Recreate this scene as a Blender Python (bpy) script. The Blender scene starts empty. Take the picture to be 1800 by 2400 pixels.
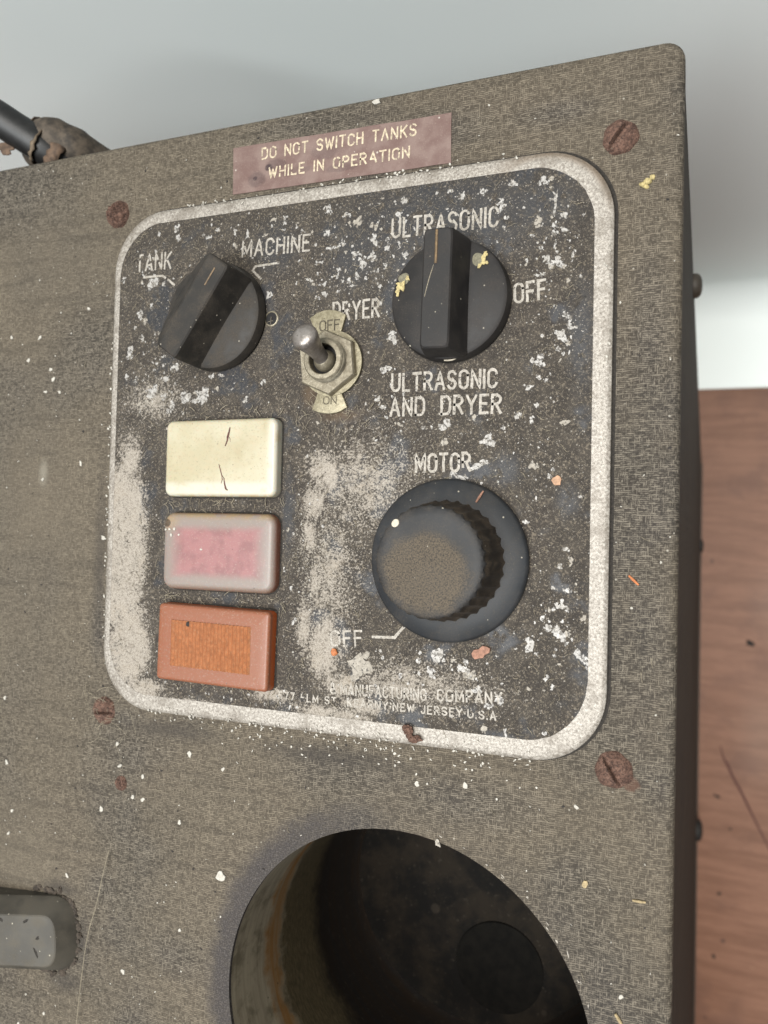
import bpy, bmesh, math, random
from mathutils import Vector, Matrix, noise as mnoise
rnd = random.Random(11)
scene = bpy.context.scene
COL = scene.collection
K = 0.001                                   # everything below is written in millimetres
R = math.radians

# ---------------------------------------------------------------- camera
cam_data = bpy.data.cameras.new('camera')
cam = bpy.data.objects.new('camera', cam_data)
COL.objects.link(cam)
cam_data.sensor_fit = 'HORIZONTAL'
cam_data.sensor_width = 36.0
cam_data.lens = 36.0 * 1880.8 / 1800.0
cam_data.clip_start = 0.005
cam_data.clip_end = 20.0
RX = Vector((0.9290394569748621, 0.022762084930934835, -0.36927980566699053))
RY = Vector((0.012631298735940235, -0.9994752094981441, -0.029828776221705267))
RZ = Vector((-0.3697649762701936, 0.023047626520708034, -0.9288394205866077))
M = Matrix((RX, -RY, -RZ)).transposed().to_4x4()
M.translation = Vector((73.7, -15.32, 153.88)) * K
cam.matrix_world = M
cam_data.dof.use_dof = True
cam_data.dof.focus_distance = 0.165
cam_data.dof.aperture_fstop = 26.0
scene.camera = cam

# ---------------------------------------------------------------- light of the room
world = bpy.data.worlds.new('World')
scene.world = world
world.use_nodes = True
bg = world.node_tree.nodes['Background']
bg.inputs[0].default_value = (0.90, 0.95, 1.0, 1)
bg.inputs[1].default_value = 0.22

def area(name, loc, target, sx, sy, power, color):
    d = bpy.data.lights.new(name, 'AREA')
    d.shape = 'RECTANGLE'; d.size = sx; d.size_y = sy; d.energy = power; d.color = color
    o = bpy.data.objects.new(name, d); COL.objects.link(o)
    o.location = loc
    o.rotation_euler = (Vector(target) - Vector(loc)).to_track_quat('-Z', 'Y').to_euler()
    return o
area('added_key_lamp', (-0.36, -0.74, 2.1), (0.0, 0.05, -0.1), 0.9, 0.9, 74.0, (0.955, 0.99, 1.0))  # unseen lamp, added at front left to brighten the wall top
area('ceiling_light', (0.34, 0.10, 2.3), (0.15, 0.08, -0.3), 0.6, 0.5, 70.0, (1.0, 0.965, 0.91))

scene.view_settings.view_transform = 'Standard'
scene.view_settings.look = 'None'
scene.view_settings.exposure = 0.0
scene.view_settings.gamma = 1.0
scene.view_settings.use_curve_mapping = False

# ---------------------------------------------------------------- node helper
TONE = 0.70                                  # scales machine colours down, offsetting lamps too strong on it
class G:
    def __init__(s, name, mm=True, rand=False):
        s.m = bpy.data.materials.new(name); s.m.use_nodes = True
        s.t = s.m.node_tree; s.n = s.t.nodes; s.l = s.t.links
        s.b = s.n['Principled BSDF']; s.k = TONE
        tc = s.n.new('ShaderNodeTexCoord')
        s.P = s.vs(tc.outputs['Object'], 1000.0)
        if rand:
            oi = s.n.new('ShaderNodeObjectInfo')
            s.P = s.va(s.P, s.vs(oi.outputs['Location'], 1737.0))
    def put(s, sock, v):
        if isinstance(v, bpy.types.NodeSocket): s.l.new(v, sock)
        elif isinstance(v, tuple) and len(v) == 3 and sock.type == 'RGBA': sock.default_value = (*v, 1)
        else: sock.default_value = v
    def vm(s, op, a, b=None, c=None):
        n = s.n.new('ShaderNodeVectorMath'); n.operation = op
        s.put(n.inputs[0], a)
        if b is not None: s.put(n.inputs[1], b)
        return n.outputs[1] if op in ('LENGTH', 'DISTANCE', 'DOT_PRODUCT') else n.outputs[0]
    def vs(s, a, k):
        n = s.n.new('ShaderNodeVectorMath'); n.operation = 'SCALE'
        s.put(n.inputs[0], a); n.inputs[3].default_value = k; return n.outputs[0]
    def va(s, a, b): return s.vm('ADD', a, b)
    def vmul(s, a, b): return s.vm('MULTIPLY', a, b)
    def ma(s, op, a, b=0.0, c=0.0, clamp=False):
        n = s.n.new('ShaderNodeMath'); n.operation = op; n.use_clamp = clamp
        s.put(n.inputs[0], a); s.put(n.inputs[1], b); s.put(n.inputs[2], c); return n.outputs[0]
    def add(s, a, b): return s.ma('ADD', a, b)
    def sub(s, a, b): return s.ma('SUBTRACT', a, b)
    def mul(s, a, b): return s.ma('MULTIPLY', a, b)
    def mx(s, a, b): return s.ma('MAXIMUM', a, b)
    def st(s, v, lo, hi, a=0.0, b=1.0):                    # smooth step
        n = s.n.new('ShaderNodeMapRange'); n.interpolation_type = 'SMOOTHSTEP'
        s.put(n.inputs[0], v); n.inputs[1].default_value = lo; n.inputs[2].default_value = hi
        n.inputs[3].default_value = a; n.inputs[4].default_value = b; return n.outputs[0]
    def noise(s, scale, detail=2.0, rough=0.5, dist=0.0, vec=None, col=False):
        n = s.n.new('ShaderNodeTexNoise'); n.noise_dimensions = '3D'
        s.put(n.inputs['Vector'], s.P if vec is None else vec)
        n.inputs['Scale'].default_value = scale; n.inputs['Detail'].default_value = detail
        n.inputs['Roughness'].default_value = rough; n.inputs['Distortion'].default_value = dist
        return n.outputs[1] if col else n.outputs[0]
    def vor(s, scale, vec=None, feature='F1'):
        n = s.n.new('ShaderNodeTexVoronoi'); n.feature = feature
        s.put(n.inputs['Vector'], s.P if vec is None else vec); n.inputs['Scale'].default_value = scale
        return n.outputs[0], (n.outputs[1] if feature == 'F1' else None)
    def mix(s, f, a, b):
        n = s.n.new('ShaderNodeMix'); n.data_type = 'RGBA'; n.clamp_factor = True
        s.put(n.inputs[0], f); s.put(n.inputs[6], a); s.put(n.inputs[7], b); return n.outputs[2]
    def sep(s, v):
        n = s.n.new('ShaderNodeSeparateXYZ'); s.put(n.inputs[0], v); return n.outputs
    def chan(s, c):
        n = s.n.new('ShaderNodeSeparateColor'); s.put(n.inputs[0], c); return n.outputs
    def blob(s, x, y, rx, ry, soft=1.0, rot=0.0):          # 1 in the middle, 0 outside an ellipse on the face
        d = s.vm('SUBTRACT', s.P, (x, y, 0.0))
        if rot:
            n = s.n.new('ShaderNodeVectorRotate'); n.rotation_type = 'Z_AXIS'
            s.put(n.inputs['Vector'], d); n.inputs['Angle'].default_value = -R(rot); d = n.outputs[0]
        d = s.vmul(d, (1.0 / rx, 1.0 / ry, 0.0))
        return s.st(s.vm('LENGTH', d), 1.0, 1.0 - soft)
    def dots(s, scale, size, keep, vec=None):              # scattered round specks, `keep` of the cells carry one
        d, c = s.vor(scale, vec)
        r = s.chan(c)
        on = s.ma('GREATER_THAN', r[0], 1.0 - keep)
        rad = s.mul(s.add(r[1], 0.35), size)
        return s.mul(s.st(s.sub(d, rad), 0.06, -0.04), on)
    def bump(s, h, strength=0.5, dist=0.1, prev=None):
        n = s.n.new('ShaderNodeBump'); n.inputs['Strength'].default_value = strength
        n.inputs['Distance'].default_value = dist * K
        s.put(n.inputs['Height'], h)
        if prev is not None: s.l.new(prev, n.inputs['Normal'])
        return n.outputs[0]
    def out(s, color=None, rough=None, metal=None, normal=None, spec=None, **kw):
        if color is not None:
            if s.k != 1.0:
                if isinstance(color, tuple): color = tuple(v * s.k for v in color)
                else: color = s.vs(color, s.k)
            s.put(s.b.inputs['Base Color'], color)
        if rough is not None: s.put(s.b.inputs['Roughness'], rough)
        if metal is not None: s.put(s.b.inputs['Metallic'], metal)
        if spec is not None: s.put(s.b.inputs['Specular IOR Level'], spec)
        if normal is not None: s.l.new(normal, s.b.inputs['Normal'])
        for k, v in kw.items(): s.put(s.b.inputs[k.replace('_', ' ')], v)
        return s.m

# ---------------------------------------------------------------- materials
def mat_weave(name, k=1.0, face=True):
    g = G(name)
    wob = g.vmul(g.vm('SUBTRACT', g.noise(0.10, 2.0, col=True), (0.5, 0.5, 0.5)), (1.5, 1.5, 1.5))
    jit = g.vmul(g.vm('SUBTRACT', g.noise(0.9, 2.0, col=True), (0.5, 0.5, 0.5)), (0.42, 0.42, 0.42))
    p = g.va(g.va(g.P, wob), jit)
    x, y, z = g.sep(p)[:3]
    PX, PY = 0.38, 0.38                                     # thread pitch
    ux, uy = g.mul(x, 1 / PX), g.mul(y, 1 / PY)
    ix, iy = g.ma('FLOOR', ux), g.ma('FLOOR', uy)
    fx, fy = g.ma('FRACT', ux), g.ma('FRACT', uy)
    def cv(a_, b_):
        n_ = g.n.new('ShaderNodeCombineXYZ'); g.put(n_.inputs[0], a_); g.put(n_.inputs[1], b_); return n_.outputs[0]
    th = g.noise(1.0, 2.0, 0.6, vec=cv(g.mul(x, 0.62), g.mul(iy, 3.37)))      # weft: each thread has its own tone
    tv = g.noise(1.0, 2.0, 0.6, vec=cv(g.mul(ix, 3.91), g.mul(y, 0.62)))      # warp
    par = g.ma('PINGPONG', g.add(ix, iy), 1.0)
    cell = g.noise(1.0, 0.0, 0.5, vec=cv(g.mul(ix, 5.13), g.mul(iy, 4.71)))    # single crossings paler than the rest
    pH = g.ma('SINE', g.mul(fy, math.pi)); pV = g.ma('SINE', g.mul(fx, math.pi))
    weft = g.mul(g.st(th, 0.28, 0.68), g.ma('MULTIPLY_ADD', g.ma('POWER', pH, 1.4), 0.9, 0.10))
    warp = g.mul(g.st(tv, 0.33, 0.72), g.ma('MULTIPLY_ADD', g.ma('POWER', pV, 1.4), 0.9, 0.10))
    top = g.mx(weft, g.mul(warp, 0.90))
    fine = g.noise(2.6, 2.0, 0.6)
    thr = g.add(g.mul(top, 0.82), g.mul(g.st(cell, 0.48, 0.66), 0.20))
    streak = g.noise(1.0, 4.0, 0.65, vec=g.vmul(g.P, (0.02, 0.34, 1.0)))
    big = g.noise(0.024, 3.0, 0.5)
    bare = g.st(big, 0.44, 0.66)                            # places where the dust has been rubbed off
    if face:
        for b in ((-8, 73, 26, 5, 1), (20, 66, 20, 7, 1), (46, 66, 14, 4, 1), (-56, -101, 10, 7, 1), (-36, -112, 14, 8, 1),
                  (6, -66, 26, 9, 1), (30, -68, 24, 9, 1), (64, -30, 8, 40, 1), (64, 20, 7, 34, 1), (-52, -61, 7, 5, 1), (-60, -40, 5, 14, 1)):
            bare = g.mx(bare, g.mul(g.blob(*b), 0.95))
        dusty = g.mx(g.blob(-85, -10, 34, 70, 1), g.mx(g.blob(-80, 50, 40, 26, 1), g.blob(-85, -100, 24, 26, 1)))
        bare = g.mul(bare, g.ma('SUBTRACT', 1.0, g.mul(dusty, 0.65)))
    mid = g.noise(0.22, 4.0, 0.65)
    dust = g.mix(g.st(big, 0.35, 0.65), (0.182 * k, 0.143 * k, 0.098 * k), (0.118 * k, 0.093 * k, 0.064 * k))
    dust = g.mix(g.mul(g.st(mid, 0.56, 0.72), 0.35), dust, (0.20 * k, 0.163 * k, 0.117 * k))
    lo = g.mix(0.60, dust, (0.030, 0.025, 0.019)); hi = g.mix(0.40, dust, (0.44 * k, 0.375 * k, 0.285 * k))
    tq = g.st(thr, 0.08, 0.95)
    if face: tq = g.add(g.mul(tq, g.ma('SUBTRACT', 1.0, g.mul(dusty, 0.42))), g.mul(dusty, 0.21))
    dust = g.mix(tq, lo, hi)
    cloth = g.mix(g.st(g.noise(0.08, 3.0), 0.4, 0.62), (0.050 * k, 0.043 * k, 0.034 * k), (0.054 * k, 0.049 * k, 0.050 * k))
    cloth = g.mix(g.st(thr, 0.12, 0.95), g.mix(0.6, cloth, (0.012, 0.010, 0.009)), (0.30 * k, 0.262 * k, 0.212 * k))
    c = g.mix(g.mul(bare, 0.62), dust, cloth)
    c = g.mix(g.mul(g.st(fine, 0.54, 0.70), 0.22), c, (0.36 * k, 0.32 * k, 0.25 * k))
    glint = g.dots(1.5, 0.13, 0.16, g.va(g.P, (1.7, 5.3, 0.0)))  # glints painted on as paler dots
    c = g.mix(g.mul(glint, 0.55), c, (0.42 * k, 0.38 * k, 0.31 * k))
    c = g.mix(g.mul(g.st(streak, 0.52, 0.66), 0.45), c, g.mix(0.5, c, (0.022, 0.018, 0.014)))
    spk = g.dots(0.9, 0.13, 0.06)
    c = g.mix(g.mul(spk, 0.6), c, (0.46, 0.42, 0.35))
    c = g.mix(g.mul(g.dots(0.55, 0.10, 0.10, g.va(g.P, (7.3, 2.1, 0.0))), 0.8), c, (0.02, 0.016, 0.014))
    if face:
        # grime ring where a lid rubbed round the tank hole, heavier on its left
        d = g.vm('LENGTH', g.vmul(g.vm('SUBTRACT', g.P, (17.4, -115.0, 0.0)), (1, 1, 0)))
        dd = g.add(d, g.mul(g.noise(0.25, 4.0), 4.0))
        ring = g.mul(g.st(dd, 48.5, 43.5), g.st(x, 22.0, -8.0, 0.12, 1.0))
        c = g.mix(g.mul(ring, 0.80), c, g.mix(g.st(fine, .45, .7), (0.035, 0.031, 0.032), (0.09, 0.08, 0.078)))
        # rust that has bled from the screws and from behind the plate
        n = g.noise(0.9, 4.0, 0.6)
        for (bx, by, rx, ry, a) in ((62.0, -60.5, 2.6, 2.2, 0.6), (-58.2, 59.4, 4.8, 5.0, 0.35), (-58.3, -59.4, 4.4, 4.6, 0.55), (58.6, 59.4, 4.4, 4.4, 0.35)):
            f = g.mul(g.st(g.add(g.blob(bx, by, rx, ry, 1), g.mul(g.sub(n, 0.5), 0.8)), 0.15, 0.6), a)
            c = g.mix(f, c, (0.10, 0.045, 0.028))
        # dark grime along the plate's edges; grime and painted gap shade round the bar's end
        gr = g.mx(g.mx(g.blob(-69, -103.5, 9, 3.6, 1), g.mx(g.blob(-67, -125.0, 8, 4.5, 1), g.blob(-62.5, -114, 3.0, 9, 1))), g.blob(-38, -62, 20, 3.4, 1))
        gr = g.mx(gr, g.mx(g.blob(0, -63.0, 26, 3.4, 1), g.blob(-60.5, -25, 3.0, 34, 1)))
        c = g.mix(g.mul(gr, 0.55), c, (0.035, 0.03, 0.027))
        tan = g.mx(g.blob(-28, -131, 2.2, 7.0, 1), g.blob(-79, -3, 2.2, 5.0, 1))
        c = g.mix(g.mul(tan, 0.35), c, (0.36, 0.33, 0.27))
    h = g.add(g.mul(thr, 1.2), g.mul(fine, 0.4))
    return g.out(c, 0.80, 0.0, g.bump(h, 0.7, 0.16), 0.25)

def mat_plate():
    g = G('plate_black_enamel')
    n9 = g.noise(0.10, 3.0, 0.55); n3 = g.noise(2.3, 4.0, 0.65); n7 = g.noise(6.0, 2.0, 0.6)
    clean = g.st(n9, 0.53, 0.66)
    for b in ((5, 42, 10, 12, .9), (44, 48, 12, 8, .9), (38, -3, 5, 5, .8), (-14, 46, 9, 9, .9), (-9, -12, 2.5, 13, .8), (20, 50, 18, 6, .9), (50, -9, 3.5, 5, .9), (52, 22, 4, 16, .9)):
        clean = g.mx(clean, g.mul(g.blob(*b), 0.85))
    clean = g.mx(clean, g.mul(g.blob(24, 47, 36, 15, .9), 0.9))
    clean = g.mul(clean, g.st(g.noise(0.5, 4.0, 0.6), 0.30, 0.52))
    base = g.mix(g.st(g.noise(0.35, 3.0), 0.35, 0.7), (0.033, 0.027, 0.022), (0.053, 0.044, 0.035))
    base = g.mix(clean, base, g.mix(g.noise(0.4), (0.019, 0.0185, 0.020), (0.027, 0.028, 0.033)))
    # lint and dust caught on the enamel
    tan = g.mul(g.st(n3, 0.53, 0.67), g.ma('SUBTRACT', 1.0, g.mul(clean, 0.7)))
    c = g.mix(g.mul(tan, 0.75), base, (0.195, 0.160, 0.118))
    lint = g.st(g.noise(2.1, 1.0, 0.5, 2.5, vec=g.vmul(g.P, (1.0, 0.8, 1.0))), 0.62, 0.72)
    c = g.mix(g.mul(lint, g.ma('SUBTRACT', 0.62, g.mul(clean, 0.4))), c, (0.25, 0.215, 0.16))
    c = g.mix(g.mul(g.dots(1.9, 0.19, 0.20), 0.8), c, (0.36, 0.325, 0.275))
    c = g.mix(g.mul(g.dots(0.8, 0.11, 0.16, g.va(g.P, (3.3, 9.1, 0.0))), 0.9), c, (0.44, 0.42, 0.385))
    c = g.mix(g.mul(g.dots(0.62, 0.12, 0.12, g.va(g.P, (13.3, 1.1, 0.0))), 0.85), c, (0.012, 0.010, 0.009))
    # enamel eaten away down to the furred metal
    f = g.mx(g.blob(-52.5, -21, 10.0, 32, .55), g.blob(-50, -44, 9.5, 14, .6))
    for b in ((-49.6, -40, 9.0, 18, .85), (-51.5, 0, 7.0, 12, .95), (-46.5, -53.0, 13, 5.0, .9), (-0.8, -3.0, 7.0, 10.0, .9, 25), (-2.8, -9.5, 5.4, 8.5, .9, -12), (-4, -17, 4.6, 8.5, 1),
              (0.5, -40, 9.0, 13.0, .9), (-4.5, -36, 4.4, 14, 1), (4, -47.5, 9, 6, 1), (-12, -51.0, 11, 3.6, 1), (2, -53.5, 20, 3.4, 1), (9, -51.5, 12, 4.0, 1), (-32, -55.5, 20, 3.0, 1), (-2, -26, 5, 9, 1.0)):
        f = g.mx(f, g.blob(*b))
    brk = g.add(g.mul(g.noise(0.45, 6.0, 0.7), 0.62), g.mul(g.noise(2.2, 5.0, 0.8), 0.53))
    weak = g.mul(g.mx(g.blob(9, -6, 23, 21, 1), g.mx(g.blob(1, -24, 13, 28, 1), g.mx(g.blob(-45, 14, 15, 10, 1), g.blob(20, -46, 32, 10, 1)))), 0.76)
    f2 = g.add(g.mx(f, weak), g.mul(g.sub(brk, 0.565), 3.1))
    eat = g.st(f2, 0.66, 0.95)
    fur = g.mix(g.st(n3, 0.36, 0.66), (0.20, 0.170, 0.136), (0.42, 0.376, 0.325))
    fur = g.mix(g.st(n7, 0.50, 0.36), fur, (0.13, 0.108, 0.085))
    fur = g.mix(g.mul(g.dots(1.5, 0.15, 0.22, g.va(g.P, (2.2, 8.8, 0.0))), 0.8), fur, (0.075, 0.06, 0.047))
    fur = g.mix(g.mul(g.st(g.noise(0.16, 3.0), 0.50, 0.70), 0.4), fur, (0.33, 0.275, 0.21))
    c = g.mix(eat, c, fur)
    soft = g.mx(f, g.mul(weak, 1.15))
    pw = g.add(g.noise(2.4, 4.0, 0.72), g.mul(soft, 0.175))
    c = g.mix(g.mul(g.st(pw, 0.615, 0.70), 0.9), c, g.mix(g.st(n7, .4, .6), (0.24, 0.206, 0.166), (0.42, 0.378, 0.325)))
    # rust-brown halo beside the switch
    c = g.mix(g.mul(g.mx(g.blob(-4.6, 13.4, 2.8, 4.2, 1), g.blob(3, 8.6, 7.0, 2.4, 1)), 0.55), c, (0.115, 0.072, 0.036))
    rough = g.mix(clean, (0.85, 0.85, 0.85), (0.50, 0.50, 0.50))
    h = g.add(g.mul(eat, 0.5), g.add(g.mul(n3, 0.6), g.mul(n7, 0.6)))
    return g.out(c, rough, 0.0, g.bump(h, 0.6, 0.10), 0.3)

def mat_metal(name, a, b, metal=0.25, rough=0.55, dark=0.35, sc=1.6, edge=False, broken=0.0):
    g = G(name)
    n = g.noise(sc, 5.0, 0.7); n2 = g.noise(sc * 3.2, 3.0, 0.7)
    c = g.mix(g.st(n, 0.32, 0.68), a, b)
    c = g.mix(g.mul(g.st(n2, 0.45, 0.30), dark), c, (0.10, 0.075, 0.055))
    c = g.mix(g.mul(g.dots(0.9, 0.12, 0.16), 0.7), c, (0.05, 0.038, 0.03))
    c = g.mix(g.mul(g.st(n2, 0.60, 0.72), 0.45), c, (0.56, 0.525, 0.475))
    if broken:                                              # enamel still clinging in crumbs across the bare spot
        bn = g.noise(1.35, 5.0, 0.72)
        c = g.mix(g.st(bn, broken + .035, broken - .035), c, (0.060, 0.050, 0.040))
        c = g.mix(g.mul(g.st(g.noise(0.5, 3.0), .45, .65), .35), c, (0.22, 0.19, 0.15))
    if edge:                                                # brown varnish left along the upper right corner, grime on the left
        d = g.vm('LENGTH', g.vm('SUBTRACT', g.P, (43.9, 44.3, 0.0)))
        k_ = g.mul(g.st(g.add(d, g.mul(n, 2.0)), 13.0, 14.4), g.blob(50, 54, 18, 12, .6))
        c = g.mix(g.mul(k_, 0.7), c, (0.17, 0.115, 0.07))
        m_ = g.noise(0.25, 5.0, 0.7)
        c = g.mix(g.mul(g.st(m_, 0.47, 0.64), 0.55), c, (0.16, 0.132, 0.102))
        c = g.mix(g.mul(g.st(g.noise(4.2, 2.0, .6), 0.56, 0.68), 0.55), c, (0.075, 0.06, 0.048))
        c = g.mix(g.mul(g.dots(1.6, 0.15, 0.22, g.va(g.P, (4.4, 2.2, 0.0))), 0.75), c, (0.07, 0.055, 0.043))
    return g.out(c, rough, metal, g.bump(g.add(n, n2), 0.6, 0.10))

def mat_plain(name, col, rough=0.6, var=0.35, sc=1.0, bump=0.0, metal=0.0, spec=0.4, rand=False, ribs=False):
    g = G(name, rand=rand)
    n = g.noise(sc, 4.0, 0.65)
    lo = tuple(x * (1 - var) for x in col); hi = tuple(min(1, x * (1 + var)) for x in col)
    c = g.mix(g.st(n, 0.3, 0.7), lo, hi)
    if ribs:                                                # groove shade painted as darker stripes between the ribs, dust flecks over them
        w = g.ma('SINE', g.mul(g.add(g.sep(g.P)[0], 10.5), 2 * math.pi / (20.4 / 22)))
        c = g.mix(g.st(w, 0.1, -0.8), c, (0.29, 0.085, 0.026))
        c = g.mix(g.mul(g.st(g.noise(2.6, 4.0, .7), .5, .68), .35), c, (0.42, 0.27, 0.16))
    return g.out(c, rough, metal, g.bump(n, 0.5, bump) if bump else None, spec)

def mat_knob(name, base, dustcol, dustamt, blobs=()):
    g = G(name)
    n = g.noise(0.25, 4.0, 0.6); f = g.noise(3.6, 3.0, 0.7)
    c = g.mix(g.st(g.noise(0.12, 3.0), 0.4, 0.65), base, tuple(x * 1.5 for x in base))
    d = g.mul(g.st(n, 0.36, 0.70), dustamt)
    for b in blobs: d = g.mx(d, g.mul(g.st(g.add(g.blob(*b[:5]), g.mul(g.sub(g.noise(0.3, 4.0, .6), 0.5), 0.9)), 0.1, 0.75), b[5]))
    c = g.mix(g.mul(d, g.st(f, 0.28, 0.66)), c, dustcol)
    c = g.mix(g.mul(g.st(f, 0.66, 0.74), 0.30), c, (0.30, 0.25, 0.18))
    c = g.mix(g.mul(g.dots(0.8, 0.10, 0.14), 0.8), c, (0.50, 0.45, 0.36))
    rough = g.ma('MULTIPLY_ADD', d, 0.3, 0.58)
    return g.out(c, rough, 0.0, g.bump(f, 0.3, 0.05), 0.28)

def mat_rust():
    g = G('rusted_steel', rand=True)
    n = g.noise(0.9, 5.0, 0.7); f = g.noise(3.0, 4.0, 0.7)
    c = g.mix(g.st(n, 0.35, 0.65), (0.066, 0.033, 0.023), (0.175, 0.096, 0.068))
    c = g.mix(g.mul(g.st(f, 0.52, 0.68), 0.65), c, (0.22, 0.145, 0.11))
    c = g.mix(g.mul(g.st(f, 0.50, 0.36), 0.8), c, (0.03, 0.022, 0.018))
    return g.out(c, 0.85, 0.0, g.bump(g.add(n, f), 0.9, 0.22), 0.3)

def mat_cream():
    g = G('cream_plastic')
    n = g.noise(0.12, 3.0); f = g.noise(1.9, 4.0, 0.7)
    c = g.mix(g.st(n, 0.35, 0.7), (0.42, 0.37, 0.245), (0.48, 0.435, 0.315))
    y = g.sep(g.P)[1]; x = g.sep(g.P)[0]
    c = g.mix(g.mul(g.st(f, 0.52, 0.70), 0.45), c, (0.27, 0.21, 0.125))
    c = g.mix(g.mul(g.blob(3, 1, 9, 5, 1), g.mul(g.st(g.noise(0.4, 4.0, .6), .4, .62), .35)), c, (0.34, 0.265, 0.16))
    c = g.mix(g.mul(g.dots(1.3, 0.13, 0.34), 0.8), c, (0.16, 0.12, 0.07))
    bevel_light = g.mul(g.mx(g.st(y, -4.7, -6.2), g.st(x, 11.5, 13.2)), g.st(g.noise(0.3, 3.0), 0.25, 0.45))  # painted highlight band along the lower and right edges
    c = g.mix(g.mul(bevel_light, 0.8), c, (0.55, 0.525, 0.44))
    edge = g.st(y, -7.7, -8.6)
    c = g.mix(g.mul(edge, g.st(g.noise(0.5, 4.0), 0.35, 0.6)), c, (0.46, 0.36, 0.20))
    return g.out(c, 0.42, 0.0, g.bump(f, 0.15, 0.05), 0.4, Subsurface_Weight=0.25, Subsurface_Scale=0.0012)

def mat_cap(name, cap, core, rx, ry, soft, dust, dustamt, tanedge=False):
    g = G(name)
    f = g.noise(2.6, 4.0, 0.7); n = g.noise(0.3, 4.0, 0.6)
    x, y, z = g.sep(g.P)[:3]
    c = g.mix(g.mul(g.st(z, 1.2, 2.6), dustamt), cap, dust)
    if core is not None:
        core = g.mix(g.mul(g.st(g.noise(0.28, 4.0, .6), .42, .66), .55), core, tuple(v * .62 for v in core))
        d = g.mx(g.ma('DIVIDE', g.ma('ABSOLUTE', g.add(x, -0.2)), rx), g.ma('DIVIDE', g.ma('ABSOLUTE', y), ry))
        d = g.add(d, g.mul(g.sub(n, 0.5), 0.16))
        c = g.mix(g.mul(g.st(d, 1.0 + soft, 1.0 - soft), g.st(z, 1.2, 2.6)), c, core)
    if tanedge:
        t = g.mul(g.mx(g.st(y, 6.6, 8.2), g.blob(-13, 7, 4.5, 3.5, 1)), g.st(n, 0.32, 0.58))
        c = g.mix(g.mul(t, 0.85), c, (0.30, 0.21, 0.11))
        c = g.mix(g.mul(g.st(g.add(g.blob(-13.2, 6.2, 2.2, 1.6, 1), g.mul(g.sub(n, 0.5), 1.2)), 0.45, 0.6), 0.85), c, (0.05, 0.035, 0.022))
        c = g.mix(g.mul(g.st(y, -7.0, -8.3), 0.6), c, (0.20, 0.12, 0.08))
    c = g.mix(g.mul(g.st(f, 0.54, 0.70), 0.34), c, (0.42, 0.36, 0.31))
    c = g.mix(g.mul(g.dots(0.7, 0.08, 0.22), 0.7), c, (0.07, 0.045, 0.035))
    return g.out(c, 0.45, 0.0, g.bump(f, 0.2, 0.05), 0.4, Subsurface_Weight=0.2, Subsurface_Scale=0.001)

def mat_label():
    g = G('label_maroon_film')
    n = g.noise(0.2, 4.0, 0.6); f = g.noise(3.0, 4.0, 0.7)
    c = g.mix(g.st(n, 0.35, 0.68), (0.150, 0.090, 0.077), (0.210, 0.144, 0.124))
    for (x, y, rx, ry, a) in ((-16.84, 64.6, 1.5, 1.1, .9), (-20.3, 62.6, 0.9, 0.8, .85), (-19.8, 62.4, 3.4, 2.6, .42), (-15, 65.0, 3.6, 2.0, .42), (-3, 66.0, 5, 2.6, .3), (1, 62, 6, 1.4, .3), (-10, 62.8, 6.0, 1.4, .25)):
        k = g.st(g.add(g.blob(x, y, rx, ry, 1), g.mul(g.sub(g.noise(0.7, 3.0), 0.5), 0.6)), 0.1, 0.5)
        c = g.mix(g.mul(k, a), c, (0.042, 0.024, 0.026))
    c = g.mix(g.mul(g.st(f, 0.54, 0.68), 0.45), c, (0.26, 0.20, 0.165))
    c = g.mix(g.mul(g.dots(0.75, 0.11, 0.14), 0.9), c, (0.48, 0.43, 0.37))
    return g.out(c, 0.6, 0.0, g.bump(f, 0.25, 0.05), 0.3)

def mat_wood():
    g = G('red_brown_wood'); g.k = 0.86
    p = g.va(g.P, g.vmul(g.vm('SUBTRACT', g.noise(0.008, 3.0, col=True), (0.5, 0.5, 0.5)), (14, 16, 0)))
    n = g.vmul(p, (1.0, 1.0, 1.0))
    s1 = g.noise(1.0, 4.0, 0.65, vec=g.vmul(p, (0.014, 0.16, 0.1)))
    s2 = g.noise(1.0, 4.0, 0.7, vec=g.vmul(p, (0.05, 0.75, 0.1)))
    s3 = g.noise(1.0, 2.0, 0.6, vec=g.vmul(p, (0.10, 1.9, 0.1)))
    c = g.mix(g.st(s1, 0.36, 0.64), (0.180, 0.080, 0.043), (0.240, 0.114, 0.067))
    c = g.mix(g.mul(g.st(s2, 0.50, 0.68), 0.34), c, (0.12, 0.048, 0.028))
    c = g.mix(g.mul(g.st(s3, 0.56, 0.70), 0.24), c, (0.11, 0.05, 0.032))
    c = g.mix(g.mul(g.st(s3, 0.44, 0.32), 0.25), c, (0.36, 0.21, 0.13))
    blot = g.noise(0.022, 4.0, 0.6)
    c = g.mix(g.mul(g.st(blot, 0.52, 0.68), 0.55), c, (0.125, 0.055, 0.033))
    grey = g.mx(g.blob(112, -150, 22, 52, 1), g.blob(125, -60, 30, 40, 1))
    c = g.mix(g.mul(grey, 0.28), c, (0.24, 0.165, 0.125))
    c = g.mix(g.mul(g.dots(0.10, 0.10, 0.22), 0.8), c, (0.06, 0.026, 0.018))
    return g.out(c, 0.55, 0.0, g.bump(s2, 0.2, 0.2), 0.35)

def mat_wall():
    g = G('pale_green_grey_wall'); g.k = 1.0
    n = g.noise(0.006, 3.0); f = g.noise(0.35, 3.0, 0.6)
    c = g.mix(g.st(n, 0.3, 0.7), (0.825, 0.88, 0.86), (0.86, 0.905, 0.885))
    return g.out(c, 0.55, 0.0, g.bump(f, 0.05, 0.3), 0.3)

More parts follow.
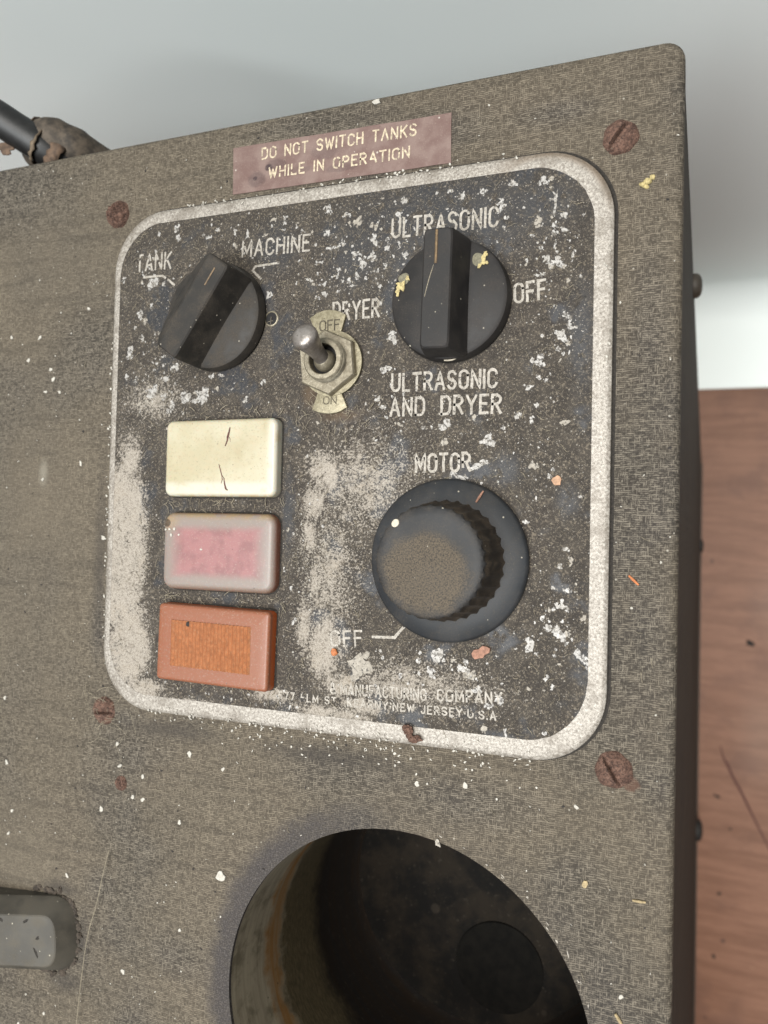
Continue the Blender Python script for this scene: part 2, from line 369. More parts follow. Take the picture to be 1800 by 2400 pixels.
def mat_liner():
    g = G('stained_tank_steel')
    P = g.vm('SUBTRACT', g.P, (0.0, 0.0, 0.0))
    x, y, z = g.sep(P)[:3]
    ang = g.ma('ARCTAN2', y, x)                                        # streaks run down the wall
    arc = g.add(g.mul(ang, 39.0), g.mul(g.sub(g.noise(0.05, 3.0), 0.5), 5.0))
    comb = g.n.new('ShaderNodeCombineXYZ')
    g.put(comb.inputs[0], g.mul(g.ma('ABSOLUTE', arc), 0.045)); g.put(comb.inputs[1], g.mul(z, 0.55))
    s = g.noise(1.0, 5.0, 0.65, vec=comb.outputs[0])
    comb2 = g.n.new('ShaderNodeCombineXYZ')
    g.put(comb2.inputs[0], g.mul(g.ma('ABSOLUTE', arc), 0.5)); g.put(comb2.inputs[1], g.mul(z, 2.2))
    sp = g.noise(1.0, 3.0, 0.7, vec=comb2.outputs[0])
    c = g.mix(g.st(s, 0.35, 0.65), (0.25, 0.21, 0.15), (0.35, 0.30, 0.215))
    c = g.mix(g.mul(g.st(g.noise(0.16, 5.0, 0.68), 0.46, 0.66), 0.65), c, (0.10, 0.082, 0.05))
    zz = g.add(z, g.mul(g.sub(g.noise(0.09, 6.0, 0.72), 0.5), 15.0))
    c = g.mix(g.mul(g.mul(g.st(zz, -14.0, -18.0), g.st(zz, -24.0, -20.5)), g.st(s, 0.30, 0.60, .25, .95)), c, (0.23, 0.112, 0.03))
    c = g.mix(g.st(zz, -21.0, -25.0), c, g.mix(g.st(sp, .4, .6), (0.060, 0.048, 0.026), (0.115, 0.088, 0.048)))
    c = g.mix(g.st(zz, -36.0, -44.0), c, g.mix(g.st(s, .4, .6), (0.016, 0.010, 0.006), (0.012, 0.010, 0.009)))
    c = g.mix(g.mul(g.st(sp, 0.60, 0.72), 0.5), c, (0.12, 0.105, 0.08))
    c = g.mix(g.mul(g.dots(0.35, 0.10, 0.10), 0.8), c, (0.02, 0.02, 0.012))
    return g.out(c, 0.6, 0.1, g.bump(sp, 0.3, 0.1), 0.3)

def mat_floor_liner():
    g = G('tank_floor_near_black')  # mottled, close to black all over
    n = g.noise(0.08, 5.0, 0.65); f = g.noise(0.7, 4.0, 0.7)
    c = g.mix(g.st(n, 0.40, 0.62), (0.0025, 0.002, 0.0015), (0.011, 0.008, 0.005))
    c = g.mix(g.mul(g.st(f, 0.58, 0.72), 0.6), c, (0.034, 0.028, 0.021))
    c = g.mix(g.mul(g.dots(0.16, 0.18, 0.35), 0.5), c, (0.028, 0.022, 0.016))
    return g.out(c, 0.85, 0.0, None, 0.12)

MW = mat_weave('dusty_woven_vinyl', 0.69); MWS = mat_weave('woven_vinyl_side_shaded', 0.20, False)  # side copy is far darker: its shade is put into the colour
MP = mat_plate()
MA = mat_metal('dulled_aluminium', (0.20, 0.172, 0.142), (0.52, 0.478, 0.42), 0.2, 0.5, 0.7, 1.9, True)
MCHIP = mat_metal('bare_aluminium', (0.30, 0.283, 0.262), (0.48, 0.456, 0.425), 0.1, 0.5, 0.5, 1.2, False, 0.47)
MCHIP2 = mat_metal('yellowed_aluminium', (0.26, 0.228, 0.185), (0.40, 0.36, 0.30), 0.1, 0.6, 0.5, 1.4, False, 0.44)
MLET = mat_metal('letter_aluminium', (0.28, 0.25, 0.21), (0.47, 0.43, 0.375), 0.1, 0.6, 0.5, 1.3, False, 0.40)
MNI = mat_metal('tarnished_nickel', (0.19, 0.160, 0.110), (0.32, 0.28, 0.205), 0.5, 0.42, 0.35, 1.0)
MTAB = mat_metal('yellowed_washer', (0.205, 0.175, 0.108), (0.36, 0.315, 0.21), 0.4, 0.45, 0.5, 1.3)
MLEV = mat_metal('worn_lever_steel', (0.22, 0.19, 0.165), (0.36, 0.325, 0.30), 0.6, 0.36, 0.2, 0.5)
MK = mat_knob('black_bakelite', (0.015, 0.0135, 0.013), (0.058, 0.047, 0.038), 0.40)
MKD = mat_knob('dusty_bakelite', (0.021, 0.0185, 0.016), (0.068, 0.054, 0.040), 0.75)
MKC = mat_knob('charcoal_plastic_cap', (0.018, 0.018, 0.019), (0.135, 0.106, 0.074), 0.30, ((-.6, -2.2, 12.0, 11.0, .7, 0.95),))
MKS = mat_knob('charcoal_plastic_skirt', (0.017, 0.0185, 0.021), (0.10, 0.078, 0.052), 0.22)
MKF = mat_knob('brown_dusted_flutes', (0.026, 0.020, 0.015), (0.125, 0.092, 0.062), 0.9)
MR = mat_rust()
ML = mat_label()
MLT = mat_plain('label_gold_letter', (0.50, 0.41, 0.29), 0.6, 0.4, 2.0)
MCR = mat_cream()
MPK = mat_cap('frosted_pink_cap', (0.20, 0.075, 0.045), (0.300, 0.140, 0.138), 10.8, 5.2, 0.22, (0.245, 0.205, 0.180), 0.95, True)
MOR = mat_cap('amber_cap', (0.44, 0.092, 0.015), None, 1, 1, .1, (0.180, 0.084, 0.050), 0.76)
MORW = mat_plain('amber_ribs', (0.345, 0.128, 0.048), 0.5, 0.25, 1.2, 0.03, ribs=True)
MSEAT = mat_plain('grime_and_gap_shade', (0.022, 0.018, 0.014), 0.9, 0.5, 2.0, 0.2)  # grime; also colours the painted shadow line round the plate
MSTAMP = mat_plain('stamped_shadow', (0.085, 0.070, 0.046), 0.8, 0.4, 2.0)
MHOLE = mat_plain('hole_shade_black', (0.006, 0.005, 0.005), 0.8)
MOLV = mat_plain('olive_pointer_dot', (0.15, 0.135, 0.085), 0.6, 0.35, 2.0)
MYEL = mat_plain('yellow_crumb_paint', (0.44, 0.355, 0.16), 0.7, 0.35, 2.5, 0.1)
MIV = mat_plain('ivory_paint', (0.52, 0.46, 0.36), 0.6, 0.2, 2.0)
MGOLD = mat_plain('worn_gold_line', (0.16, 0.10, 0.045), 0.6, 0.4, 2.0)
MCAB = mat_plain('black_rubber_cable', (0.010, 0.0095, 0.009), 0.5, 0.4, 0.6, 0.05)
MCAB2 = mat_plain('grey_dusty_rubber', (0.068, 0.052, 0.037), 0.75, 0.6, 0.35, 0.3)
MTAPE = mat_plain('brittle_brown_tape', (0.105, 0.066, 0.042), 0.8, 0.5, 0.5, 0.2)
MTAPE2 = mat_plain('pale_tape_edge', (0.17, 0.125, 0.082), 0.8, 0.3, 0.8, 0.1)
MPOST = mat_knob('grey_enamel_bar', (0.056, 0.050, 0.040), (0.105, 0.088, 0.064), 0.5)
MTAN = mat_plain('straw', (0.36, 0.275, 0.15), 0.8, 0.3, 2.0)
MTAN2 = mat_plain('tan_lint', (0.27, 0.23, 0.165), 0.8, 0.35, 2.0)
MWHT = mat_plain('white_speck', (0.46, 0.43, 0.375), 0.8, 0.2, 2.0)
MORC = mat_plain('orange_crumb_paint', (0.50, 0.17, 0.06), 0.7, 0.3, 1.5)
MBRF = mat_plain('red_brown_flake_paint', (0.30, 0.155, 0.105), 0.8, 0.3, 1.5, 0.1)
MPEA = mat_plain('peach_flake_paint', (0.42, 0.25, 0.155), 0.8, 0.25, 1.5)
MDISC = mat_plain('sooty_disc', (0.0032, 0.0027, 0.002), 0.9, 0.5, 0.3, spec=0.1)
MBLK = mat_plain('black_fleck_paint', (0.015, 0.011, 0.009), 0.8, 0.4, 1.0)
MWOOD = mat_wood(); MWALL = mat_wall(); MLIN = mat_liner(); MLFL = mat_floor_liner()
MFOOT = mat_plain('dark_rubber_foot', (0.02, 0.018, 0.016), 0.7)
MBOLT = mat_plain('brown_painted_bolt', (0.055, 0.044, 0.032), 0.6, 0.3, 1.0, 0.05)
MCRACK = mat_plain('red_brown_crack', (0.10, 0.035, 0.028), 0.8, 0.4, 2.0)

# ---------------------------------------------------------------- object helpers
WP = {}
def link(o, parent, w):
    COL.objects.link(o)
    WP[o.name] = Vector(w)
    if parent is not None:
        o.parent = parent
        o.location = (Vector(w) - WP[parent.name]) * K
    else:
        o.location = Vector(w) * K
def thing(name, label, cat, w=(0, 0, 0)):
    o = bpy.data.objects.new(name, None); link(o, None, w)
    o.empty_display_size = 0.01
    o['label'] = label; o['category'] = cat
    return o
def obj(name, bm, mat, parent=None, w=(0, 0, 0), smooth=35.0, label=None, cat=None, kind=None, group=None):
    """bm is in face millimetres; w becomes the object's origin"""
    me = bpy.data.meshes.new(name)
    bmesh.ops.translate(bm, verts=bm.verts, vec=-Vector(w))
    bmesh.ops.scale(bm, vec=(K, K, K), verts=bm.verts)
    bm.normal_update()
    bm.to_mesh(me); bm.free()
    if smooth is not None:
        me.polygons.foreach_set('use_smooth', [True] * len(me.polygons))
        me.set_sharp_from_angle(angle=R(smooth))
    me.materials.append(mat)
    o = bpy.data.objects.new(name, me); link(o, parent, w)
    if label: o['label'] = label
    if cat: o['category'] = cat
    if kind: o['kind'] = kind
    if group: o['group'] = group
    return o

def rrect(cx, cy, w, h, r, n=10):
    pts = []
    for (sx, sy, a0) in ((1, 1, 0), (-1, 1, 90), (-1, -1, 180), (1, -1, 270)):
        for i in range(n + 1):
            a = R(a0 + 90 * i / n)
            pts.append((cx + sx * (w / 2 - r) + r * math.cos(a), cy + sy * (h / 2 - r) + r * math.sin(a)))
    return pts
def circle(cx, cy, r, n=64): return [(cx + r * math.cos(2 * math.pi * i / n), cy + r * math.sin(2 * math.pi * i / n)) for i in range(n)]

def fill(outer, holes, z0, z1, bev=0.0, seg=3):
    """flat plate with holes, edges rounded, as a bmesh"""
    cu = bpy.data.curves.new('tmp', 'CURVE'); cu.dimensions = '2D'; cu.fill_mode = 'BOTH'
    for pts in [outer] + list(holes):
        s = cu.splines.new('POLY'); s.points.add(len(pts) - 1); s.use_cyclic_u = True
        for p, q in zip(s.points, pts): p.co = (q[0], q[1], 0, 1)
    cu.extrude = (z1 - z0) / 2 - bev; cu.bevel_depth = bev; cu.bevel_resolution = seg; cu.offset = -bev
    o = bpy.data.objects.new('tmp', cu); COL.objects.link(o)
    me = bpy.data.meshes.new_from_object(o.evaluated_get(bpy.context.evaluated_depsgraph_get()))
    bm = bmesh.new(); bm.from_mesh(me)
    bmesh.ops.remove_doubles(bm, verts=bm.verts, dist=1e-4)
    bmesh.ops.recalc_face_normals(bm, faces=bm.faces)
    bmesh.ops.translate(bm, verts=bm.verts, vec=(0, 0, (z0 + z1) / 2))
    bpy.data.objects.remove(o); bpy.data.curves.remove(cu); bpy.data.meshes.remove(me)
    return bm

def loft(rings, cap0=True, cap1=True, bm=None):
    bm = bm or bmesh.new()
    vs = [[bm.verts.new(p) for p in r] for r in rings]
    n = len(rings[0])
    for a, b in zip(vs, vs[1:]):
        for i in range(n):
            bm.faces.new((a[i], a[(i + 1) % n], b[(i + 1) % n], b[i]))
    if cap0: bm.faces.new(list(reversed(vs[0])))
    if cap1: bm.faces.new(vs[-1])
    return bm
def lathe(cx, cy, prof, n=72, wob=None, cap0=True, cap1=True, bm=None):
    rings = []
    for (r, z) in prof:
        rings.append([(cx + (r + (wob(r, z, 2 * math.pi * i / n) if wob else 0)) * math.cos(2 * math.pi * i / n),
                       cy + (r + (wob(r, z, 2 * math.pi * i / n) if wob else 0)) * math.sin(2 * math.pi * i / n), z) for i in range(n)])
    return loft(rings, cap0, cap1, bm)
def tube(pts, rad, n=12, bm=None, caps=True):
    bm = bm or bmesh.new()
    pts = [Vector(p) for p in pts]
    rad = rad if isinstance(rad, (list, tuple)) else [rad] * len(pts)
    rings = []; up = None
    for i, p in enumerate(pts):
        d = (pts[min(i + 1, len(pts) - 1)] - pts[max(i - 1, 0)]).normalized()
        if up is None: up = d.orthogonal().normalized()
        up = (up - d * up.dot(d)).normalized(); s = d.cross(up)
        rings.append([p + (up * math.cos(2 * math.pi * k / n) + s * math.sin(2 * math.pi * k / n)) * rad[i] for k in range(n)])
    return loft(rings, caps, caps, bm)
def spline(pts, m=8):
    P = [Vector(p) for p in pts]; P = [P[0] * 2 - P[1]] + P + [P[-1] * 2 - P[-2]]
    out = []
    for i in range(1, len(P) - 2):
        for k in range(m):
            t = k / m
            out.append(0.5 * (2 * P[i] + (P[i + 1] - P[i - 1]) * t + (2 * P[i - 1] - 5 * P[i] + 4 * P[i + 1] - P[i + 2]) * t * t + (3 * P[i] - P[i - 1] - 3 * P[i + 1] + P[i + 2]) * t ** 3))
    return out + [P[-2]]
def box(bm, x0, x1, y0, y1, z0, z1):
    v = [bm.verts.new(p) for p in ((x0, y0, z0), (x1, y0, z0), (x1, y1, z0), (x0, y1, z0), (x0, y0, z1), (x1, y0, z1), (x1, y1, z1), (x0, y1, z1))]
    for f in ((3, 2, 1, 0), (4, 5, 6, 7), (0, 1, 5, 4), (1, 2, 6, 5), (2, 3, 7, 6), (3, 0, 4, 7)): bm.faces.new([v[i] for i in f])
    return bm
def rough_up(bm, amp, freq, seed=0.0):
    for v in bm.verts:
        v.co += mnoise.noise_vector(v.co * freq + Vector((seed, seed * .7, 3.1))) * amp
    return bm
def clump(cx, cy, cz, rx, ry, rz, amp=0.35, freq=0.8, seed=0.0, sub=3, bm=None):
    t = bmesh.new(); bmesh.ops.create_icosphere(t, subdivisions=sub, radius=1.0)
    for v in t.verts:
        d = v.co.normalized()
        k = 1 + amp * mnoise.noise(d * freq * 2 + Vector((seed, 0, 0))) + amp * 0.6 * mnoise.noise(d * freq * 6 + Vector((0, seed, 0)))
        v.co = Vector((cx + d.x * rx * k, cy + d.y * ry * k, cz + d.z * rz * k))
    if bm is None: return t
    me = bpy.data.meshes.new('t'); t.to_mesh(me); t.free(); bm.from_mesh(me); bpy.data.meshes.remove(me)
    return bm
def flake(cx, cy, z, rx, ry, rot=0.0, th=0.06, bm=None, n=13, jag=0.3, tilt=0.0, seed=None):
    """a thin irregular chip"""
    bm = bm or bmesh.new()
    rr = random.Random(seed if seed is not None else rnd.random())
    ph = [rr.uniform(0, 6.28) for _ in range(4)]
    top, bot = [], []
    for i in range(n):
        a = 2 * math.pi * i / n
        k = 1 + jag * (0.55 * math.sin(2 * a + ph[0]) + 0.4 * math.sin(3 * a + ph[1]) + 0.35 * math.sin(5 * a + ph[2])) + rr.uniform(-jag, jag) * 0.45
        x, y = rx * k * math.cos(a), ry * k * math.sin(a)
        X, Y = x * math.cos(rot) - y * math.sin(rot), x * math.sin(rot) + y * math.cos(rot)
        zz = z + th + tilt * X
        top.append(bm.verts.new((cx + X, cy + Y, zz))); bot.append(bm.verts.new((cx + X * 1.04, cy + Y * 1.04, zz - th)))
    bm.faces.new(top)
    for i in range(n): bm.faces.new((bot[i], bot[(i + 1) % n], top[(i + 1) % n], top[i]))
    return bm

# ---------------------------------------------------------------- lettering drawn with strokes
def arc(cx, cy, rx, ry, a0, a1, n=8): return [(cx + rx * math.cos(R(a0 + (a1 - a0) * i / n)), cy + ry * math.sin(R(a0 + (a1 - a0) * i / n))) for i in range(n + 1)]
_O = arc(.27, .73, .27, .27, 0, 180) + arc(.27, .27, .27, .27, 180, 360) + [(.54, .73)]
_S = arc(.25, .75, .25, .25, 20, 270, 9) + arc(.25, .25, .25, .25, 90, -160, 9)
GL = {
 'A': (.56, [[(0, 0), (.28, 1), (.56, 0)], [(.1, .32), (.46, .32)]]),
 'C': (.5, [arc(.26, .73, .26, .27, 10, 180) + arc(.26, .27, .26, .27, 180, 350)]),
 'D': (.52, [[(0, 0), (0, 1), (.24, 1)] + arc(.24, .72, .28, .28, 90, 0, 5) + arc(.24, .28, .28, .28, 0, -90, 5) + [(0, 0)]]),
 'E': (.44, [[(.44, 1), (0, 1), (0, 0), (.44, 0)], [(0, .52), (.36, .52)]]),
 'F': (.44, [[(.44, 1), (0, 1), (0, 0)], [(0, .52), (.36, .52)]]),
 'G': (.52, [arc(.26, .73, .26, .27, 10, 180) + arc(.26, .27, .26, .27, 180, 360) + [(.52, .45), (.3, .45)]]),
 'H': (.5, [[(0, 0), (0, 1)], [(.5, 0), (.5, 1)], [(0, .52), (.5, .52)]]),
 'I': (.0, [[(0, 0), (0, 1)]]),
 'J': (.38, [[(.38, 1), (.38, .22)] + arc(.19, .2, .19, .2, 0, -180, 6)]),
 'K': (.5, [[(0, 0), (0, 1)], [(.48, 1), (0, .42)], [(.16, .6), (.5, 0)]]),
 'L': (.42, [[(0, 1), (0, 0), (.42, 0)]]),
 'M': (.64, [[(0, 0), (0, 1), (.32, .22), (.64, 1), (.64, 0)]]),
 'N': (.52, [[(0, 0), (0, 1), (.52, 0), (.52, 1)]]),
 'O': (.54, [_O]),
 'P': (.48, [[(0, 0), (0, 1), (.22, 1)] + arc(.22, .74, .26, .26, 90, -90, 7) + [(0, .48)]]),
 'R': (.5, [[(0, 0), (0, 1), (.22, 1)] + arc(.22, .75, .26, .25, 90, -90, 7) + [(0, .5)], [(.22, .5), (.5, 0)]]),
 'S': (.5, [_S]),
 'T': (.5, [[(0, 1), (.5, 1)], [(.25, 1), (.25, 0)]]),
 'U': (.52, [[(0, 1), (0, .26)] + arc(.26, .26, .26, .26, 180, 360) + [(.52, 1)]]),
 'W': (.72, [[(0, 1), (.18, 0), (.36, .8), (.54, 0), (.72, 1)]]),
 'Y': (.54, [[(0, 1), (.27, .5), (.54, 1)], [(.27, .5), (.27, 0)]]),
 '5': (.46, [[(.42, 1), (.06, 1), (.03, .56)] + arc(.2, .33, .25, .3, 110, -150, 8)]),
 '7': (.46, [[(0, 1), (.46, 1), (.16, 0)]]),
 '.': (.0, [[(0, 0), (0, .07)]]), '·': (.0, [[(0, .42), (0, .5)]]),
 '&': (.56, [[(.56, 0), (.12, .72)] + arc(.26, .82, .15, .17, 200, -20, 6) + [(.04, .35)] + arc(.22, .22, .2, .22, 160, 320, 6) + [(.54, .42)]]),
}
def ribbon(bm, pts, w, z, th, wear=0.0, jit=0.0):
    """a stroke laid flat: short raised quads, some of them worn away"""
    P = [Vector((p[0], p[1])) for p in pts]
    Q = [P[0]]
    for a, b in zip(P, P[1:]):
        m = max(1, int((b - a).length / (0.55 if wear > 0 else 3.0)))
        Q += [a + (b - a) * (k / m) for k in range(1, m + 1)]
    L, Rr = [], []
    for i, p in enumerate(Q):
        d0 = (Q[i] - Q[i - 1]).normalized() if i else (Q[1] - Q[0]).normalized()
        d1 = (Q[i + 1] - Q[i]).normalized() if i < len(Q) - 1 else d0
        t = (d0 + d1)
        t = t.normalized() if t.length > 0.2 else d0
        nrm = Vector((-t.y, t.x)); k = 1.0 / max(0.55, nrm.dot(Vector((-d0.y, d0.x))))
        ww = w * 0.5 * k * (1 + rnd.uniform(-jit, jit)); w2 = w * 0.5 * k * (1 + rnd.uniform(-jit, jit))
        if i == 0: p = p - d0 * w * 0.4
        if i == len(Q) - 1: p = p + d0 * w * 0.4
        L.append(p + nrm * ww); Rr.append(p - nrm * w2)
    z1 = z + th + rnd.uniform(0, 0.012)
    for i in range(len(Q) - 1):
        if rnd.random() < wear: continue
        q = [L[i], Rr[i], Rr[i + 1], L[i + 1]]
        if (q[1] - q[0]).length < 1e-6: continue
        v = [bm.verts.new((a.x, a.y, z1)) for a in q]
        bm.faces.new(v)
def write(bm, text, x0, y0, x1, y1, h, w, z, th=0.03, wear=0.0, jit=0.1, gap=0.2, space=0.42, lean=0.0):
    """text from (x0,y0) to (x1,y1) along its baseline, cap height h; widths are squeezed to fit"""
    tot = 0.0
    for ch in text: tot += (space if ch == ' ' else GL[ch][0] + gap)
    tot -= gap
    Lg = math.hypot(x1 - x0, y1 - y0); kx = Lg / tot
    ux, uy = (x1 - x0) / Lg, (y1 - y0) / Lg
    cx = 0.0
    for ch in text:
        if ch == ' ': cx += space; continue
        gw, strokes = GL[ch]
        jy = rnd.uniform(-.015, .015) * h * (1 if jit else 0)
        for s in strokes:
            pts = []
            for (a, b) in s:
                X = (cx + a) * kx + lean * b; Y = b * h + jy
                pts.append((x0 + ux * X - uy * Y, y0 + uy * X + ux * Y))
            ribbon(bm, pts, w, z, th, wear, jit)
        cx += gw + gap
    return bm
CHIPS=[5.9,49.39,1.03,1.09,3.34,51.07,0.9,0.55,-1.2,52.75,0.62,1.66,-14.59,52.19,0.98,0.43,-11.69,51.27,0.38,1.14,9.5,45.04,0.88,1.21,9.87,47.56,0.52,0.81,-0.22,44.36,1.07,0.69,1.43,44.59,0.45,0.41,2.46,44.89,0.54,0.69,5.05,42.42,0.88,0.81,6.37,42.28,0.44,0.4,9.3,41.43,1.02,0.81,6.87,40.07,0.87,1.36,5.75,37.74,0.59,1.09,3.86,36.83,0.54,0.95,1.57,39.24,0.42,0.69,2.96,43.06,0.36,0.41,-3.02,41.49,0.91,0.33,12.42,42.97,0.51,0.8,13.89,41.08,0.34,0.32,10.53,38.35,0.35,0.38,12.08,39.4,0.43,0.81,-5.38,37.98,0.62,0.5,-4.43,37.06,0.43,0.39,-2.89,36.78,0.3,0.28,-1.68,36.81,0.67,0.5,0.55,38.24,0.42,0.27,1.53,34.87,0.42,0.5,-3.12,33.9,0.67,0.38,-1.47,34.59,0.67,0.69,4.77,35.8,0.42,0.38,2.52,36.96,0.48,0.38,-24.09,47.57,0.46,0.64,-24.35,50.49,0.4,0.87,-28.6,51.58,0.48,0.42,-31.11,50.11,0.87,0.44,-32.51,50.86,0.41,0.35,-15.05,35.5,0.9,0.91,-1.22,47.78,0.77,0.97,-5.05,48.23,0.31,0.39,14.67,49.78,0.56,0.67,15.73,52.44,0.72,0.66,-16.42,48.99,0.65,0.43,-21.01,49.81,0.39,1.15,-8.81,49.79,0.31,0.5,-7.38,48.78,0.31,0.42,32.37,51.92,0.73,0.7,38.57,52.75,0.98,0.84,44.47,52.47,0.96,0.96,45.95,52.81,0.55,0.55,15.99,52.55,0.79,0.74,28.33,51.62,0.59,0.85,25.95,52.94,0.6,0.57,43.53,44.37,0.96,1.1,46.72,47.25,0.4,2.18,48.48,45.39,0.66,0.81,46.65,43.72,0.4,0.82,48.53,42.41,0.81,0.68,46.54,42.1,0.67,0.54,46.85,39.89,0.32,0.81,45.55,37.31,0.68,0.81,47.44,36.57,1.07,1.08,45.98,35.91,0.54,0.54,48.52,35.65,0.53,0.54,43.72,34.23,0.81,0.41,44.93,34.38,0.33,0.32,50.2,37.63,0.39,0.67,36.27,48.32,0.57,1.4,37.16,46.12,0.56,0.56,14.82,49.62,0.64,0.73,12.44,44.91,0.38,0.44,12.49,43.14,0.62,0.88,13.88,41.08,0.31,0.29,52.17,44.93,0.26,0.27,46.56,48.63,0.32,0.41,15.13,43.44,0.31,1.18,16.27,40.98,0.61,0.74,13.92,24.57,1.39,1.11,12.5,17.79,1.19,1.12,49.24,26.07,1.0,0.75,49.78,24.15,0.73,0.85,48.47,22.2,1.17,1.38,50.95,23.73,0.4,0.41,49.5,20.76,0.47,0.41,47.83,19.84,0.51,0.62,48.69,18.76,0.34,0.48,44.13,17.65,1.09,1.1,42.32,12.73,1.11,0.62,44.18,14.54,0.86,0.41,45.56,13.96,0.48,0.41,40.33,7.43,0.77,0.77,42.96,6.31,0.55,0.76,49.42,5.78,0.84,0.75,34.94,2.33,1.43,1.23,25.89,6.1,1.31,1.26,20.99,5.51,0.46,0.44,22.89,5.64,0.38,0.37,15.93,6.37,0.79,0.36,11.05,11.72,0.72,0.82,12.29,10.0,0.72,0.56,43.94,9.21,0.48,0.48,37.56,5.07,0.5,0.49,25.78,2.51,0.75,0.72,25.54,2.38,0.75,0.89,31.92,-2.51,1.63,0.78,33.89,-1.47,1.26,0.57,28.66,-4.27,1.84,0.71,43.41,-2.26,0.76,0.97,47.18,-3.15,0.47,0.47,46.52,-4.34,0.47,0.47,49.79,-18.03,0.59,0.6,50.82,-20.01,0.46,1.01,48.84,-21.43,0.47,0.68,50.25,-25.75,0.73,0.47,49.14,-28.83,0.93,0.74,50.32,-29.44,0.39,0.6,53.3,-30.76,0.59,0.83,46.86,-32.85,0.84,0.67,49.07,-34.21,1.33,1.18,50.39,-33.79,0.53,0.67,49.52,-31.5,0.33,0.33,50.26,-35.64,0.39,0.4,51.23,-34.73,0.33,0.34,43.53,-36.47,0.96,1.36,44.76,-38.08,0.34,0.34,52.43,-37.48,0.98,1.16,53.92,-38.85,0.65,1.0,48.13,-37.98,0.34,0.34,25.36,-39.94,1.48,1.24,21.05,-41.18,0.53,0.57,28.33,-40.41,0.52,0.43,30.9,-40.56,0.51,0.49,30.02,-42.03,0.91,0.64,32.05,-43.26,1.0,0.77,8.35,-42.94,3.01,2.21,42.23,-13.1,0.62,0.48,46.7,-42.48,0.47,0.67,-46.4,41.05,1.67,1.82,-40.12,53.02,0.96,0.91,-39.62,50.98,0.86,0.64,-28.79,51.67,0.57,0.49,-44.84,52.49,0.44,0.51,-49.45,34.04,0.89,1.09,-46.42,35.62,0.61,0.91,-48.28,32.14,0.62,0.91,-54.69,42.56,0.46,0.92,-39.02,21.11,1.28,1.07,-29.35,18.32,0.58,0.7,-26.92,18.55,0.81,0.53,-31.48,14.75,1.85,1.75,-36.23,13.72,1.68,1.41,-33.29,13.08,1.66,0.88,-39.97,11.91,0.93,1.42,-20.55,12.75,0.79,0.61,-15.99,16.64,0.69,0.85,-24.0,15.3,0.32,0.35,-52.25,25.49,1.12,1.47,-48.79,28.18,0.53,0.73,-45.27,15.7,1.08,1.62,-50.22,18.82,0.66,0.73,-52.93,19.68,0.63,0.73,-41.91,18.41,1.07,0.72,-46.93,13.24,0.61,0.72,-41.99,14.48,0.86,0.53,-49.12,12.97,0.88,0.55,24.83,-39.86,1.49,1.35,21.28,-41.22,0.53,0.57,28.38,-40.64,0.51,0.49,30.94,-40.61,0.51,0.49,30.06,-42.08,0.8,0.49,31.9,-43.33,1.01,0.97,23.78,-42.97,1.12,0.89,17.33,-44.61,0.54,0.57,9.01,-43.5,2.4,2.57,34.8,-53.12,0.71,1.03,39.05,-53.67,0.35,1.02,46.58,-52.81,0.54,0.4,33.4,-45.98,1.07,0.86,37.69,-47.29,1.0,0.76,35.6,-48.71,0.57,0.69,46.73,-32.91,0.74,0.74,43.56,-36.35,0.86,1.19,47.77,-43.95,0.4,0.67]

# ================================================================ the setting
ZT = -450.0                                                # table top
t = bmesh.new()
box(t, -1400, 1500, -1600, 89.0, ZT - 28, ZT)
table = obj('wooden_table', t, MWOOD, None, (0, 0, 0), None, kind='structure')
table.rotation_euler[2] = R(0.0)
def sliver(pts, w, z):
    bm = bmesh.new()
    P = [Vector(p) for p in pts]
    top = []
    for i, p in enumerate(P):
        d = (P[min(i + 1, len(P) - 1)] - P[max(i - 1, 0)]).normalized(); n = Vector((-d.y, d.x))
        k = w * (0.25 + 0.75 * math.sin(math.pi * (i + .5) / len(P))) * rnd.uniform(.7, 1.2)
        top.append(((p + n * k), (p - n * k)))
    for (a, b), (c, d) in zip(top, top[1:]):
        v = [bm.verts.new((q.x, q.y, z)) for q in (a, b, d, c)]
        bm.faces.new(v)
    return bm
obj('scratch', sliver([(86.5, -158), (88.5, -166), (91, -170), (95, -179), (99, -186), (104, -196), (110, -208), (116, -220), (124, -236)], 0.85, ZT + 0.15), MCRACK, table, (90, -170, ZT), None, label='dark diagonal scratch in the wood')
for (x, y, a, b, r_) in ((104.6, -86.5, 3.4, 1.5, -.35), (85.0, -193, 2.1, 0.9, -.5), (87.0, -259, 1.2, 1.2, 0), (84, -302, 1.1, 1.4, .3), (93.5, -214, .9, .7, 0)):
    obj('dark_fleck', flake(x, y, ZT + .1, a, b, r_, .3, None, 9, .45, 0, x), MBLK, table, (x, y, ZT), None)

# wall with a coved foot that runs out over the back of the table
prof = [(89.5, ZT + 2.2), (120, ZT + 2.2)]
for i in range(0, 15):
    a = R(90 * i / 14); prof.append((132 + 26 * math.sin(a), ZT + 2.2 + 26 - 26 * math.cos(a)))
prof += [(158, -300), (158, -100), (158, 900)]
prof2 = [(162, 900), (162, ZT - 28), (89.5, ZT - 28), (89.5, ZT + 1.2)]
bm = bmesh.new()
A = [bm.verts.new((-1400, y, z)) for y, z in prof + prof2]; B = [bm.verts.new((1500, y, z)) for y, z in prof + prof2]
n = len(A)
for i in range(n): bm.faces.new((A[i], B[i], B[(i + 1) % n], A[(i + 1) % n]))
bm.faces.new(A); bm.faces.new(list(reversed(B)))
bmesh.ops.recalc_face_normals(bm, faces=bm.faces)
wall = obj('white_wall', bm, MWALL, None, (0, 0, 0), 40, kind='structure')
wall.rotation_euler[2] = R(-0.6)

